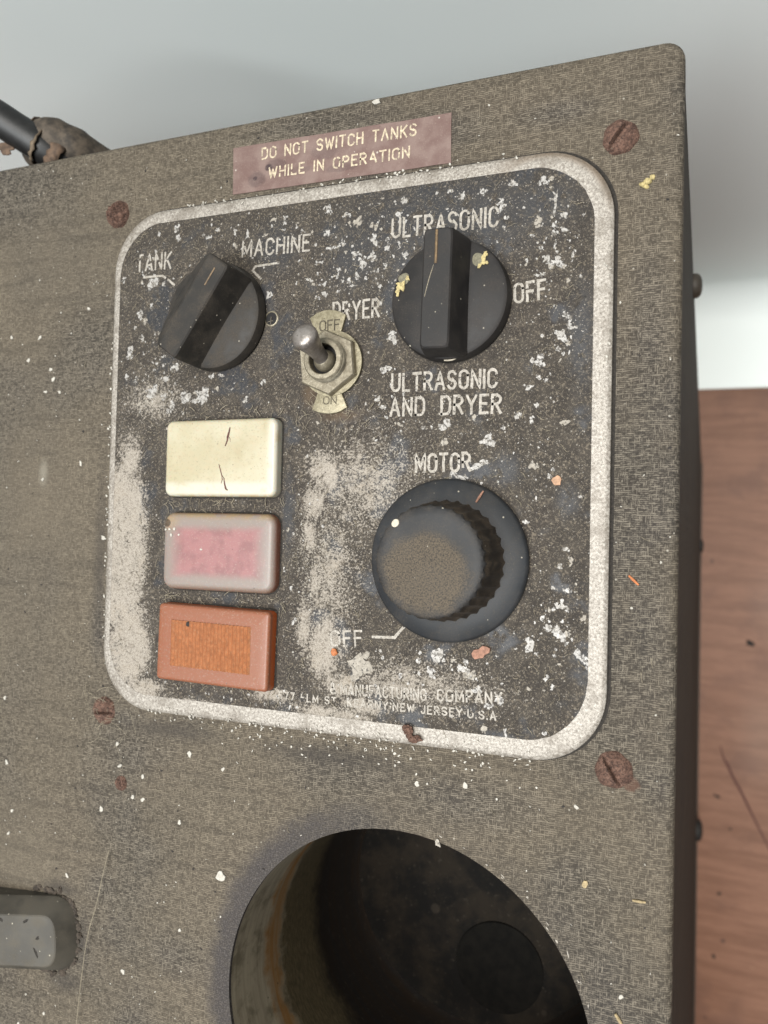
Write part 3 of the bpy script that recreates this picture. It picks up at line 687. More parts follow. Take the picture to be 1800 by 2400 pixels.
# ================================================================ the machine
mac = thing('cleaning_machine', 'dusty brown-grey cleaning machine with a worn black control plate and an open round tank', 'machine', (-60, -160, ZT))
XR, YB, XL, YF = 69.6, 76.3, -215.0, -420.0
HC = (17.4, -115.0)
cx, cy, W, H = (XL + XR) / 2, (YB + YF) / 2, XR - XL, YB - YF
# lid with its rounded edges and short lip
bm = fill(rrect(cx, cy, W, H, 3.2, 6), [circle(HC[0], HC[1], 39.0, 128)], -1.6, 0.0, 0.0)
bmesh.ops.delete(bm, geom=[f for f in bm.faces if f.calc_center_median().z < -0.4 and abs(f.normal.z) > .5], context='FACES')
bm.free()
NB = 5
def ring_pts(inset, z, dx=0.0, dy=0.0):
    return [(x + (dx if x > cx else 0), y + (dy if y > cy else 0), z) for x, y in rrect(cx, cy, W - 2 * inset, H - 2 * inset, max(.8, 3.6 - inset), 6)]
RB = 1.7
bm = fill([(p[0], p[1]) for p in ring_pts(RB, 0)], [circle(HC[0], HC[1], 39.0, 160)], -0.9, 0.0, 0.0)
bmesh.ops.delete(bm, geom=[f for f in bm.faces if f.normal.z < -.5 or (abs(f.normal.z) < .5 and f.calc_center_median().x > 60) or (abs(f.normal.z) < .5 and (abs(f.calc_center_median().y - YB) < 6 or f.calc_center_median().x < -150 or f.calc_center_median().y < -350))], context='FACES')
rings = [ring_pts(RB - RB * math.sin(R(90 * i / NB)), -RB + RB * math.cos(R(90 * i / NB))) for i in range(NB + 1)] + [ring_pts(0, -8.0, -.1, 0), ring_pts(0.5, -8.4)]
loft(rings, False, False, bm)
bmesh.ops.remove_doubles(bm, verts=bm.verts, dist=1e-3)
bmesh.ops.recalc_face_normals(bm, faces=bm.faces)
if sum(f.normal.z * f.calc_area() for f in bm.faces) < 0: bmesh.ops.reverse_faces(bm, faces=bm.faces)
lid = obj('top_panel', bm, MW, mac, (0, 0, 0), 40)

# lower body: the back leans in, the right side flares a little towards the foot
def wallquad(pts, th):
    bm = bmesh.new(); P = [Vector(p) for p in pts]
    nrm = (P[1] - P[0]).cross(P[3] - P[0]).normalized() * th
    v = [bm.verts.new(p) for p in P] + [bm.verts.new(p - nrm) for p in P]
    for f in ((0, 1, 2, 3), (7, 6, 5, 4), (0, 4, 5, 1), (1, 5, 6, 2), (2, 6, 7, 3), (3, 7, 4, 0)): bm.faces.new([v[i] for i in f])
    bmesh.ops.recalc_face_normals(bm, faces=bm.faces)
    return bm
XB, YBB = 72.7, 37.0
obj('side_panel', wallquad([(69.2, YF + .5, -8.2), (XB - .6, YF + .5, ZT + 9), (XB - .6, YBB, ZT + 9), (69.2, 75.6, -8.2)], 1.2), MWS, mac, (0, 0, 0), None)
obj('back_panel', wallquad([(69.2, 75.8, -8.2), (XB - .6, YBB + .2, ZT + 9), (XL + .5, YBB + .2, ZT + 9), (XL + .5, 75.8, -8.2)], 1.2), MWS, mac, (0, 0, 0), None)
obj('front_panel', wallquad([(XL + .5, YF + .4, -8.2), (XL + .5, YF + .4, ZT + 9), (XB - .6, YF + .4, ZT + 9), (69.2, YF + .4, -8.2)], 1.2), MWS, mac, (0, 0, 0), None)
obj('side_panel', wallquad([(XL + .4, 75.6, -8.2), (XL + .4, YBB, ZT + 9), (XL + .4, YF + .5, ZT + 9), (XL + .4, YF + .5, -8.2)], 1.2), MWS, mac, (0, 0, 0), None)
r0 = [(x, y, ZT + 9.5) for x, y in rrect((XL + XB) / 2, (YF + YBB) / 2, XB - XL, YBB - YF, 2, 4)]
r1 = [(x, y, ZT + 1.0) for x, y in rrect((XL + XB) / 2, (YF + YBB) / 2, XB - XL + .3, YBB - YF + .3, 2, 4)]
obj('base_flange', loft([r1, r0]), MBOLT, mac, (0, 0, 0), 40)
def dome_on_side(name, y, z, r, h, m, lab=None):
    bm = lathe(0, 0, [(r, -1.0), (r, h * .25), (r * .93, h * .55), (r * .72, h * .82), (r * .4, h * .97), (.05, h)], 28)
    x = 69.3 + (XB - 69.3) * (-z / 441.0)
    bmesh.ops.rotate(bm, cent=(0, 0, 0), matrix=Matrix.Rotation(R(90), 3, 'Y'), verts=bm.verts)
    bmesh.ops.translate(bm, verts=bm.verts, vec=(x, y, z))
    return obj(name, bm, m, mac, (x, y, z), 40, label=lab)
dome_on_side('side_bolt', 63.0, -112, 3.8, 2.4, MBOLT, 'brown domed bolt near the top of the right side')
dome_on_side('side_bolt', -20.5, -395, 4.4, 1.8, MFOOT)
dome_on_side('side_bolt', -208, -420, 7.0, 3.4, MFOOT)

# tank
bm = lathe(HC[0], HC[1], [(39.0, -0.9), (38.9, -4), (38.6, -40), (38.4, -63), (36.5, -66.5)], 128, None, False, False)
for f in bm.faces: f.normal_flip()
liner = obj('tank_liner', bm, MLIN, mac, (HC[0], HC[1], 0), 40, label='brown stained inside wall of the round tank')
bm = lathe(HC[0], HC[1], [(37.2, -66.4), (34, -66.8), (30, -66.9), (24, -67.0), (16, -67.1), (8, -67.1), (.1, -67.2)], 96, None, False, True)
for f in bm.faces:
    if f.normal.z < 0: f.normal_flip()
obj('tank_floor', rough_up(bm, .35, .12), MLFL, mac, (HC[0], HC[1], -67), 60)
bm = lathe(23, -135, [(12.4, -67.2), (12.2, -66.7), (11.6, -66.6), (10.4, -66.65), (.1, -66.7)], 48)
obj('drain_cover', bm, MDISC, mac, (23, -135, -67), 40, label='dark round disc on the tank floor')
# bright burrs where the cut edge of the tank hole has lost its paint
bm = bmesh.new()
for a in [9, 12, 13, 19, 24, 25, 33, 36, 41, 42, 50, 57, 58, 63, 71, 78]:
    aa = R(a + rnd.uniform(-1, 1)); r_ = 39.5 + rnd.uniform(-.2, .8)
    flake(HC[0] + r_ * math.cos(aa), HC[1] + r_ * math.sin(aa), .02 + rnd.random() * .05, rnd.uniform(.15, .6), rnd.uniform(.06, .2), aa + 1.57 + rnd.uniform(-.4, .4), .05, bm, 8, .4)
flake(25.6, -77.0, .1, .45, .95, .2, .2, bm, 9, .4)
obj('chipped_rim', bm, MCHIP2, mac, (HC[0] + 30, HC[1] + 28, 0), None, kind='stuff')

# ---------------------------------------------------------------- control plate
PT = 1.5
plate = obj('control_plate', fill(rrect(0, 0, 114.2, 115.0, 13.2, 12), [], 0.0, PT, 0.45, 3), MP, mac, (0, 0, 0), 35)
obj('plate_gap_shade', fill(rrect(.22, .22, 116.1, 116.9, 13.9, 12), [rrect(0, 0, 110, 110, 12, 12)], -.02, .06), MSEAT, plate, (0, 0, 0), None)  # dark ring drawn in as the shadow line round the raised plate
# aluminium border: narrow on the left, wide on the right, its outer edge rolled down
def border_rings():
    n_ = 14
    outer = rrect(0, 0, 115.2, 116.0, 13.7, n_)
    mid = rrect(0, 0, 113.4, 114.2, 12.8, n_)
    inner = rrect(-0.75, 0.35, 109.9, 109.5, 12.0, n_)
    o2 = [(x, y, 0.05) for x, y in outer]; o1 = [(x, y, 1.05) for x, y in outer]
    oo = [((a[0] * .4 + b[0] * .6), (a[1] * .4 + b[1] * .6), 1.46) for a, b in zip(outer, mid)]
    m = [(x, y, 1.555) for x, y in mid]
    i1 = [(x + rnd.uniform(-.1, .1), y + rnd.uniform(-.1, .1), 1.555) for x, y in inner]
    i0 = [(x, y, 1.42) for x, y in inner]
    return [o2, o1, oo, m, i1, i0]
border = obj('plate_border', loft(border_rings(), False, False), MA, plate, (0, 0, 0), 30)
for f in []: pass

TZ = PT + 0.02
def letters(spec, mat, w_default=0.6, parent=plate, name='lettering'):
    bm = bmesh.new()
    for s in spec: write(bm, *s)
    bm_w = (0, 0, 0)
    return obj(name, bm, mat, parent, bm_w, None)
LT = bmesh.new()
def wr(bm, s, x0, y0, x1, y1, h, w, wear=.012, jit=.2, gap=.28, space=.42): write(bm, s, x0, y0, x1, y1, h, w, TZ, .03, wear, jit, gap, space)
wr(LT, 'TANK', -51.0, 44.35, -41.4, 44.15, 3.75, .44, .03)
wr(LT, 'MACHINE', -22.2, 44.75, -5.6, 44.35, 3.4, .46)
wr(LT, 'ULTRASONIC', 13.5, 44.95, 35.5, 44.75, 3.75, .50)
wr(LT, 'OFF', 39.3, 29.35, 45.2, 29.6, 3.6, .52)
wr(LT, 'DRYER', 0.5, 28.85, 10.9, 28.85, 3.6, .48, .03)
wr(LT, 'ULTRASONIC', 14.2, 13.2, 35.9, 13.1, 3.45, .52)
wr(LT, 'AND  DRYER', 14.0, 8.2, 36.9, 8.05, 3.5, .52)
wr(LT, 'MOTOR', 19.8, -3.35, 31.0, -3.2, 3.45, .54)
write(LT, 'OFF', 2.0, -39.6, 8.9, -39.0, 3.0, .46, TZ + .02, .03, .0, .2, .28)
ribbon(LT, [(-48.9, 42.7), (-43.6, 42.6), (-40.2, 40.2)], .5, TZ, .03, .02, .2)
ribbon(LT, [(-13.0, 42.45), (-18.8, 42.3), (-19.4, 41.4), (-17.4, 39.4)], .5, TZ, .03, .02, .2)
ribbon(LT, [(11.2, -37.1), (16.0, -36.9), (17.7, -34.9)], .56, TZ, .03, .02, .2)
obj('lettering', LT, MLET, plate, (0, 0, 0), None)
LB = bmesh.new()
wr(LB, '& MANUFACTURING', 2.0, -49.4, 22.9, -48.9, 2.1, .34, .02, .2, .30)
wr(LB, 'COMPANY', 25.4, -48.6, 38.2, -48.0, 2.1, .36, .02, .2, .32)
wr(LB, '577 ELM ST', -10.2, -51.75, 3.2, -51.75, 1.5, .27, .08, .3, .36, .6)
wr(LB, 'KEARNY·NEW JERSEY·U.S.A', 6.0, -51.7, 37.1, -51.25, 1.5, .30, .03, .25, .36, .55)
obj('maker_lettering', LB, MLET, plate, (0, 0, 0), None)

# spots where the enamel has flaked off, as they lie in the photograph's plate
CH = bmesh.new(); CH2 = bmesh.new()
def chip_at(x, y, rx, ry, bm, sd):
    z = PT + .012 + rnd.random() * .03
    rot = rnd.uniform(-.5, .5)
    flake(x, y, z, rx * .74, ry * .74, rot, .02, bm, 14, .42, 0, sd)
    for _ in range(rnd.choice((1, 2, 2, 3, 4))):
        a = rnd.uniform(0, 6.28); d = rnd.uniform(.7, 1.15)
        k = rnd.uniform(.18, .5)
        flake(x + rx * d * math.cos(a), y + ry * d * math.sin(a), PT + .012 + rnd.random() * .03, max(.1, rx * k), max(.1, ry * k), rnd.uniform(0, 3), .02, bm, 8, .4)
for i in range(0, len(CHIPS), 4):
    x, y, rx, ry = CHIPS[i:i + 4]
    tan = (x < 12 and y < -30) or rnd.random() < .16
    chip_at(x, y, rx, ry, CH2 if tan else CH, i)
def on_plate(x, y):
    return -55.0 < x < 53.6 and -53.6 < y < 54.4 and (abs(x + .75) < 43 or abs(y) < 43 or math.hypot(abs(x + .75) - 43, abs(y) - 43) < 10.6)
dens = [(2, 43, 13, 9, 3.2), (30, 48, 24, 7, 2.4), (46, 38, 7, 12, 2.6), (-16, 49, 14, 6, 2.0), (-46, 22, 8, 14, 3.2), (-40, 14, 12, 6, 2.4), (8, 36, 10, 7, 2.6),
        (-49, 46, 7, 8, 1.4), (48, 22, 5, 7, 1.2), (32, 6, 12, 5, 1.8), (42, -3, 8, 7, 1.4), (48, -32, 6, 8, 1.6), (28, -43, 16, 6, 1.8), (-6, -24, 5, 22, 2.2), (20, -50, 20, 4, 1.6), (-20, -53, 26, 2, 1.6), (14, 8, 5, 7, 1.4), (0, 0, 60, 60, .55)]
for (x0, y0, sx, sy, wgt) in dens:
    for _ in range(int(wgt * 44)):
        x, y = rnd.gauss(x0, sx * .6), rnd.gauss(y0, sy * .6)
        if not on_plate(x, y): continue
        r_ = .06 + .30 * rnd.random() ** 3.6
        flake(x, y, PT + .008 + rnd.random() * .03, r_ * rnd.uniform(.7, 1.3), r_ * rnd.uniform(.7, 1.7), rnd.uniform(-.6, .6), .015, CH if rnd.random() < .75 else CH2, 7 if r_ < .2 else 9, .38)
obj('paint_chips', CH, MCHIP, plate, (0, 0, 0), None, kind='stuff')
obj('dusty_paint_chips', CH2, MCHIP2, plate, (0, 0, 0), None, kind='stuff')

# small hole beside the left knob, its shade a black disc on the plate
bm = lathe(-14.4, 30.3, [(1.75, PT), (1.65, PT + .16), (1.4, PT + .2), (1.35, PT + .03)], 28, None, False, False)
hole = obj('pin_hole', bm, MNI, plate, (-14.4, 30.3, PT), 40)
obj('hole_shade', lathe(-14.4, 30.3, [(1.42, PT + .05), (.05, PT + .055)], 20, None, False, True), MHOLE, mac, (-14.4, 30.3, PT), None)
obj('pin', tube([(-14.5, 29.0, PT + .1), (-14.45, 29.8, PT + .2), (-14.4, 30.7, PT + .1)], .2, 8), MBOLT, mac, (-14.4, 30.3, PT), 40)

# ---------------------------------------------------------------- warning label
def quadplate(c, z0, z1, nx=14, ny=4):
    bm = bmesh.new()
    g = []
    for j in range(ny + 1):
        row = []
        for i in range(nx + 1):
            u, v = i / nx, j / ny
            x = (c[3][0] * (1 - u) + c[2][0] * u) * (1 - v) + (c[0][0] * (1 - u) + c[1][0] * u) * v
            y = (c[3][1] * (1 - u) + c[2][1] * u) * (1 - v) + (c[0][1] * (1 - u) + c[1][1] * u) * v
            e = i in (0, nx) or j in (0, ny)
            row.append(bm.verts.new((x + (rnd.uniform(-.08, .08) if e else 0), y + (rnd.uniform(-.08, .08) if e else 0), z1 + rnd.uniform(0, .03))))
        g.append(row)
    for j in range(ny):
        for i in range(nx): bm.faces.new((g[j][i], g[j][i + 1], g[j + 1][i + 1], g[j + 1][i]))
    loop = g[0] + [r[-1] for r in g[1:]] + g[-1][-2::-1] + [r[0] for r in g[-2:0:-1]]
    low = [bm.verts.new((v.co.x, v.co.y, z0)) for v in loop]
    for i in range(len(loop)): bm.faces.new((low[i], low[(i + 1) % len(loop)], loop[(i + 1) % len(loop)], loop[i]))
    return bm
lab = obj('warning_label', quadplate([(-26.2, 70.35), (25.2, 69.6), (25.35, 59.3), (-25.9, 59.75)], .0, .22), ML, mac, (0, 0, 0), 30, label='maroon sticker with engraved warning in thin pale letters')
LL = bmesh.new()
write(LL, 'DO NOT SWITCH TANKS', -18.6, 66.75, 17.7, 66.2, 2.35, .37, .27, .03, .02, .2, .30, .62)
write(LL, 'WHILE IN OPERATION', -16.7, 62.25, 16.3, 61.85, 2.2, .37, .27, .03, .02, .2, .30, .62)
obj('lettering', LL, MLT, lab, (0, 0, 0), None)

# ---------------------------------------------------------------- rusty screws
def screw(x, y, r, ang, slot=True, bumpy=.12, lab=None, h=1.6, sw=.46):
    bm = bmesh.new(); rows = []
    nr, na = 22, 56
    for j in range(nr + 1):
        q = j / nr; row = []
        for i in range(na):
            a = 2 * math.pi * i / na
            rr = r * q * (1 + .03 * math.sin(3 * a + x) + .025 * math.sin(7 * a + y))
            u, v = rr * math.cos(a), rr * math.sin(a)
            z = h * (1 - q ** 3.2) * .75 + h * .25 * (1 - q * q)
            if slot:
                d = abs(-u * math.sin(ang) + v * math.cos(ang))
                z = min(z, h * .05 + max(0, d - sw) * 7)
                if q > .97: z = 0
            p = Vector((u * 1.1 + x * 3, v * 1.1 + y, 0))
            z += bumpy * (mnoise.noise(p) + .6 * mnoise.noise(p * 2.7)) * (1 - q ** 6)
            row.append(bm.verts.new((x + u, y + v, max(z, -.05) + (.02 if q < 1 else -.1))) if j or i == 0 else row[0])
        rows.append(row)
    for j in range(1, nr):
        for i in range(na): bm.faces.new((rows[j][i], rows[j + 1][i], rows[j + 1][(i + 1) % na], rows[j][(i + 1) % na]))
    for i in range(na): bm.faces.new((rows[0][0], rows[1][i], rows[1][(i + 1) % na]))
    bmesh.ops.recalc_face_normals(bm, faces=bm.faces)
    return obj('screw', bm, MR, mac, (x, y, 0), 45, label=lab)
screw(58.4, 59.3, 3.35, R(52), True, .16, 'rusty slotted screw with its slot slanting up to the right')
screw(59.0, -58.3, 3.45, R(-58), True, .14, 'rusty slotted screw with a deep slanting slot')
screw(-58.2, 59.3, 3.35, 0, False, .95, 'screw head swollen and blurred by thick orange rust', 2.0)
screw(-57.9, -59.5, 3.3, R(2), True, .22, 'rusty screw with a short level slot, caught in cobweb')
screw(-52.3, -75.9, 1.75, 0, False, .5, 'small rusted screw stump below the plate', 1.0)

# ---------------------------------------------------------------- pointer knobs
def pointer_knob(x, y, ang, mat, z_top=12.2, flank=0.0):
    """disc with a raised grip bar across it"""
    kn = bpy.data.objects.new('pointer_knob', None); link(kn, mac, (x, y, PT)); kn.empty_display_size = .01
    disc = lathe(x, y, [(11.6, PT + .15), (12.1, PT + .6), (12.0, 3.6), (11.75, 4.5), (11.1, 4.95), (4, 5.25), (.1, 5.3)], 96)
    obj('knob_disc', disc, mat, kn, (x, y, PT), 35)
    bm = bmesh.new()
    # grip bar: side profile with rounded ends, thinner at the top
    ca, sa = math.cos(ang), math.sin(ang)
    def P(u, v, z): return (x + u * ca + v * sa, y - u * sa + v * ca, z)
    rings = []
    for (hw, hl, z) in ((4.5, 11.5, 4.7), (4.15, 11.55, 6.0), (3.5, 11.55, 9.0), (3.05, 11.45, 11.2), (2.85, 11.3, 11.9), (2.55, 11.0, z_top)):
        fl = flank * max(0.0, (z_top - z) / 7.5)
        ring = []
        for (sx, sy) in ((1, 1), (-1, 1), (-1, -1), (1, -1)):
            pts = [(1.0, .88), (.97, .945), (.9, .985), (.72, 1.0)]
            pts = pts if sx * sy > 0 else pts[::-1]
            for (px, py) in pts:
                v = sy * py * hl
                lim = math.sqrt(max(0.1, 12.0 ** 2 - (px * hw) ** 2))
                v = max(-lim, min(lim, v))
                hx = hw + (fl if sx < 0 else 0)
                lim = math.sqrt(max(0.1, 12.0 ** 2 - (px * hx) ** 2)); v = max(-lim, min(lim, v))
                ring.append(P(sx * px * hx, v, z))
        rings.append(ring)
    loft(rings, False, True, bm)
    bmesh.ops.recalc_face_normals(bm, faces=bm.faces)
    obj('grip_bar', bm, mat, kn, (x, y, PT), 28)
    return kn, P
k1, P1 = pointer_knob(-27.7, 31.4, R(34.5), MKD, flank=5.6)
k1['label'] = 'dusty black pointer knob turned aslant, under TANK and MACHINE'
k2, P2 = pointer_knob(26.7, 30.3, R(1.0), MK)
k2['label'] = 'black pointer knob standing upright, with yellow crumbs on its dots'
def dot(kn, x, y, z, r, m, name='index_dot'):
    return obj(name, lathe(x, y, [(r, z), (r * .96, z + .06), (.05, z + .05)], 20, lambda a, b, c: .07 * r * math.sin(3 * c + x)), m, kn, (x, y, z), 40)
dot(k2, 17.6, 35.0, 5.02, 1.15, MOLV); dot(k2, 32.8, 37.3, 5.02, 1.3, MOLV)
bm = bmesh.new()
for (x, y, a, b) in ((16.9, 33.2, .75, .9), (16.4, 32.2, .4, .7), (17.5, 33.9, .5, .4), (16.6, 34.0, .45, .4), (18.4, 35.0, .3, .6)): flake(x, y, 5.0 + rnd.random() * .2, a, b, rnd.uniform(-.4, .4), .25, bm, 10, .45)
for (x, y, a, b) in ((34.0, 37.6, .5, .8), (33.9, 36.6, .6, .4), (33.2, 36.0, .5, .35), (34.4, 38.1, .3, .35), (34.6, 36.4, .3, .25)): flake(x, y, 5.0 + rnd.random() * .2, a, b, rnd.uniform(-.4, .4), .25, bm, 10, .45)
obj('yellow_crumbs', bm, MYEL, k2, (26, 35, 5), None, kind='stuff')
obj('pointer_line', tube([P2(-.2, 10.9, 12.18), P2(-.2, 7.6, 12.22), P2(-.2, 4.6, 12.2)], .27, 6), MGOLD, k2, (26.7, 38, 12.2), 40)
obj('index_dot', flake(27.2, 18.55, 3.8, 1.3, .35, .05, .25, None, 10, .1), MIV, k2, (27.2, 18.5, 4), None)
bm = sliver([P2(-.6, 4.4, 0)[:2], P2(-1.3, 2.2, 0)[:2], P2(-1.8, .2, 0)[:2], P2(-2.2, -1.6, 0)[:2]], .07, 12.215)
obj('scratch', bm, MTAN2, k2, (25, 32, 12.2), None)
obj('pointer_line', tube([P1(.3, 9.4, 12.16), P1(.3, 7.2, 12.2), P1(.3, 5.2, 12.18)], .2, 6), MGOLD, k1, (-22, 38, 12.2), 40)

# ---------------------------------------------------------------- motor knob
MX, MY = 27.1, -20.9
mk = bpy.data.objects.new('motor_knob', None); link(mk, mac, (MX, MY, PT)); mk.empty_display_size = .01
mk['label'] = 'large round charcoal knob with brown dust on its cap, under MOTOR'
obj('knob_skirt', lathe(MX, MY, [(15.6, PT + .2), (16.1, PT + .7), (16.05, PT + 1.3), (15.5, PT + 1.9), (12.6, PT + 2.5), (11.0, PT + 2.7), (.1, PT + 2.8)], 128), MKS, mk, (MX, MY, PT), 40)
NF = 32
def flute(r, z, a): return -.62 * abs(math.sin(a * NF / 2)) ** .8 * min(1, max(0, (14.3 - z) / 1.2))
def crown(r, z, a): return -.30 * (.5 - .5 * math.cos(a * NF)) * max(0, (z - 13.2)) / 1.2 if z < 14.45 else 0
obj('knob_flutes', lathe(MX, MY, [(11.95, 3.9), (11.7, 5.5), (11.2, 9.0), (10.85, 12.4), (10.7, 13.2)], NF * 12, lambda r, z, a: -.42 * abs(math.sin(a * NF / 2)) ** 1.2, False, False), MKF, mk, (MX, MY, PT), 50)
obj('knob_cap', lathe(MX, MY, [(10.7, 13.2), (10.62, 13.75), (10.35, 14.2), (9.8, 14.5), (8.6, 14.62), (5, 14.55), (.1, 14.5)], NF * 8,
    lambda r, z, a: -.42 * abs(math.sin(a * NF / 2)) ** 1.2 * max(0, min(1, (14.45 - z) / 1.0)), False, True), MKC, mk, (MX, MY, 14), 40)
obj('index_dot', lathe(20.6, -13.9, [(.78, 14.25), (.72, 14.75), (.05, 14.8)], 18, lambda a, b, c: .08 * math.sin(2 * c)), MIV, mk, (20.6, -13.9, 14.3), 40, label='white dot at the edge of the cap')

# ---------------------------------------------------------------- toggle switch
tg = bpy.data.objects.new('toggle_switch', None); link(tg, mac, (.4, 19.6, PT)); tg.empty_display_size = .01
tg['label'] = 'tarnished toggle switch with its lever up, between the knobs'
def fan(pts, name, lab=None):
    bm = bmesh.new()
    top = [bm.verts.new((x, y, PT + .75)) for x, y in pts]; bot = [bm.verts.new((x, y, PT + .05)) for x, y in pts]
    bm.faces.new(top); bm.faces.new(bot[::-1])
    for i in range(len(pts)): bm.faces.new((bot[i], bot[(i + 1) % len(pts)], top[(i + 1) % len(pts)], top[i]))
    bmesh.ops.recalc_face_normals(bm, faces=bm.faces)
    bmesh.ops.bevel(bm, geom=[e for e in bm.edges if all(v.co.z > PT + .5 for v in e.verts)], offset=.14, segments=2, profile=.5, affect='EDGES')
    return obj(name, bm, MTAB, tg, (pts[0][0], pts[0][1], PT), 30, label=lab)
up = [(-2.3, 24.0), (2.1, 24.0), (3.7, 29.6)] + [(3.5 - 7.9 * i / 6, 29.9 + 1.1 * math.sin(math.pi * i / 6)) for i in range(1, 6)] + [(-4.7, 29.5)]
dn = [(2.3, 15.0), (-1.9, 15.0), (-3.6, 9.9)] + [(-3.4 + 7.6 * i / 6, 9.7 - .75 * math.sin(math.pi * i / 6)) for i in range(1, 6)] + [(4.5, 10.2)]
w1 = fan(up, 'washer_tab'); w2 = fan(dn, 'washer_tab')
bm = bmesh.new(); write(bm, 'OFF', -2.2, 26.6, 2.3, 26.6, 2.1, .30, PT + .77, .02, .0, .2); obj('stamped_word', bm, MSTAMP, w1, (0, 27, PT), None)
bm = bmesh.new(); write(bm, 'ON', -.9, 11.0, 2.0, 11.0, 1.5, .22, PT + .77, .02, .15, .2); obj('stamped_word', bm, MSTAMP, w2, (0, 11, PT), None)
obj('lock_washer', lathe(.8, 19.5, [(6.9, PT + .4), (6.9, PT + 1.0), (5.0, PT + 1.0)], 48, None, False, False), MTAB, tg, (.8, 19.5, PT), 30)
def hexpts(r, z, k=1.0): return [(.35 + r * math.cos(R(36 + 60 * i)), 19.5 + r * math.sin(R(36 + 60 * i)), z) for i in range(6)]
bm = loft([hexpts(7.0, PT + .9), hexpts(7.0, PT + 2.3), hexpts(6.7, PT + 2.65)], True, True)
obj('hex_nut', bm, MNI, tg, (.35, 19.5, PT), 20)
thread = [(4.55, PT + 2.5)]
for i in range(4): thread += [(4.55, PT + 2.7 + i * .42), (4.25, PT + 2.9 + i * .42)]
thread += [(4.4, PT + 4.5), (4.1, PT + 4.75), (3.25, PT + 4.8), (3.1, PT + 4.65), (3.05, PT + 2.0)]
obj('threaded_bushing', lathe(.5, 19.7, thread, 56, None, False, False), MNI, tg, (.5, 19.7, PT), 32)
obj('bushing_well_shade', lathe(.5, 19.7, [(3.06, PT + 2.75), (.05, PT + 2.72)], 32, None, False, True), MHOLE, tg, (.5, 19.7, PT), None)
bm = bmesh.new(); bmesh.ops.create_uvsphere(bm, u_segments=32, v_segments=20, radius=2.35)
bmesh.ops.translate(bm, verts=bm.verts, vec=(.3, 19.6, PT + 3.0)); obj('lever_ball', bm, MNI, tg, (.3, 19.6, PT), 60)
b0, b1 = Vector((.25, 19.9, PT + 4.2)), Vector((-.1, 22.85, PT + 12.0)); ax = (b1 - b0)
pts = [b0 + ax * t_ for t_ in (0, .18, .38, .58, .74, .86, .94, 1.0, 1.05, 1.09, 1.115, 1.125)]
obj('lever', tube(pts, [1.6, 1.55, 1.72, 2.05, 2.4, 2.66, 2.75, 2.66, 2.3, 1.7, .95, .08], 28), MLEV, tg, b0, 60)

# ---------------------------------------------------------------- indicator caps
def cap(x, y, w, h, r, ht, bev, mat, lab, rot=0.0, crown_=.15):
    rings = []
    prof = [(0.0, PT - .05), (0.0, PT + ht - bev)]
    for i in range(1, 6):
        a = R(90 * i / 5); prof.append((bev * (1 - math.cos(a)), PT + ht - bev + bev * math.sin(a)))
    prof += [(bev + 1.6, PT + ht + crown_ * .7), (bev + 4.2, PT + ht + crown_)]
    for ins, z in prof:
        rings.append([(px, py, z) for px, py in rrect(x, y, w - 2 * ins, h - 2 * ins, max(.35, r - ins), 6)])
    bm = loft(rings, False, True)
    if rot: bmesh.ops.rotate(bm, cent=(x, y, 0), matrix=Matrix.Rotation(rot, 3, 'Z'), verts=bm.verts)
    o = obj('indicator_cap', bm, mat, mac, (x, y, PT), 50, label=lab)
    seat = fill(rrect(x, y, w + .7, h + .7, r + .3, 4), [rrect(x, y, w - .5, h - .5, r, 4)], PT - .2, PT + .12)
    rough_up(seat, .10, .9, x)
    obj('cap_seat', seat, MSEAT, o, (x, y, PT), None)
    return o
c1 = cap(-25.2, -.2, 28.5, 17.0, 1.7, 2.7, 1.0, MCR, 'cream plastic indicator cap with two dark cracks, top of the column')
c2 = cap(-25.1, -20.9, 28.7, 17.1, 2.6, 2.8, 1.5, MPK, 'frosted pinkish-grey indicator cap with a blurred rose window, middle of the column')
c3 = cap(-25.5, -41.4, 28.5, 17.0, 1.0, 3.2, 0.8, MOR, 'orange translucent indicator cap with a ribbed window, bottom of the column', R(-1.0), .05)
# ribbed window moulded into the orange cap
bm = bmesh.new()
nr = 22
for i in range(nr):
    x0 = -25.8 - 10.2 + 20.4 * i / nr; x1 = x0 + 20.4 / nr
    z = PT + 3.27; xm = (x0 + x1) / 2
    y0, y1 = -41.5 - 5.0 - (xm + 25) * .0175, -41.5 + 5.1 - (xm + 25) * .0175
    v = [bm.verts.new(p) for p in ((x0, y0, z), (xm, y0, z + .42), (x1, y0, z), (x1, y1, z), (xm, y1, z + .42), (x0, y1, z))]
    bm.faces.new((v[0], v[1], v[4], v[5])); bm.faces.new((v[1], v[2], v[3], v[4])); bm.faces.new((v[0], v[2], v[1])); bm.faces.new((v[3], v[5], v[4]))
bmesh.ops.recalc_face_normals(bm, faces=bm.faces)
obj('ribbed_window', bm, MORW, c3, (-25, -41.4, PT + 4), None, kind='stuff')
obj('dark_spot', lathe(-31.4, -36.9, [(.62, PT + 3.2), (.5, PT + 3.65), (.05, PT + 3.7)], 16), MBLK, c3, (-31.4, -36.9, PT + 4), 40)
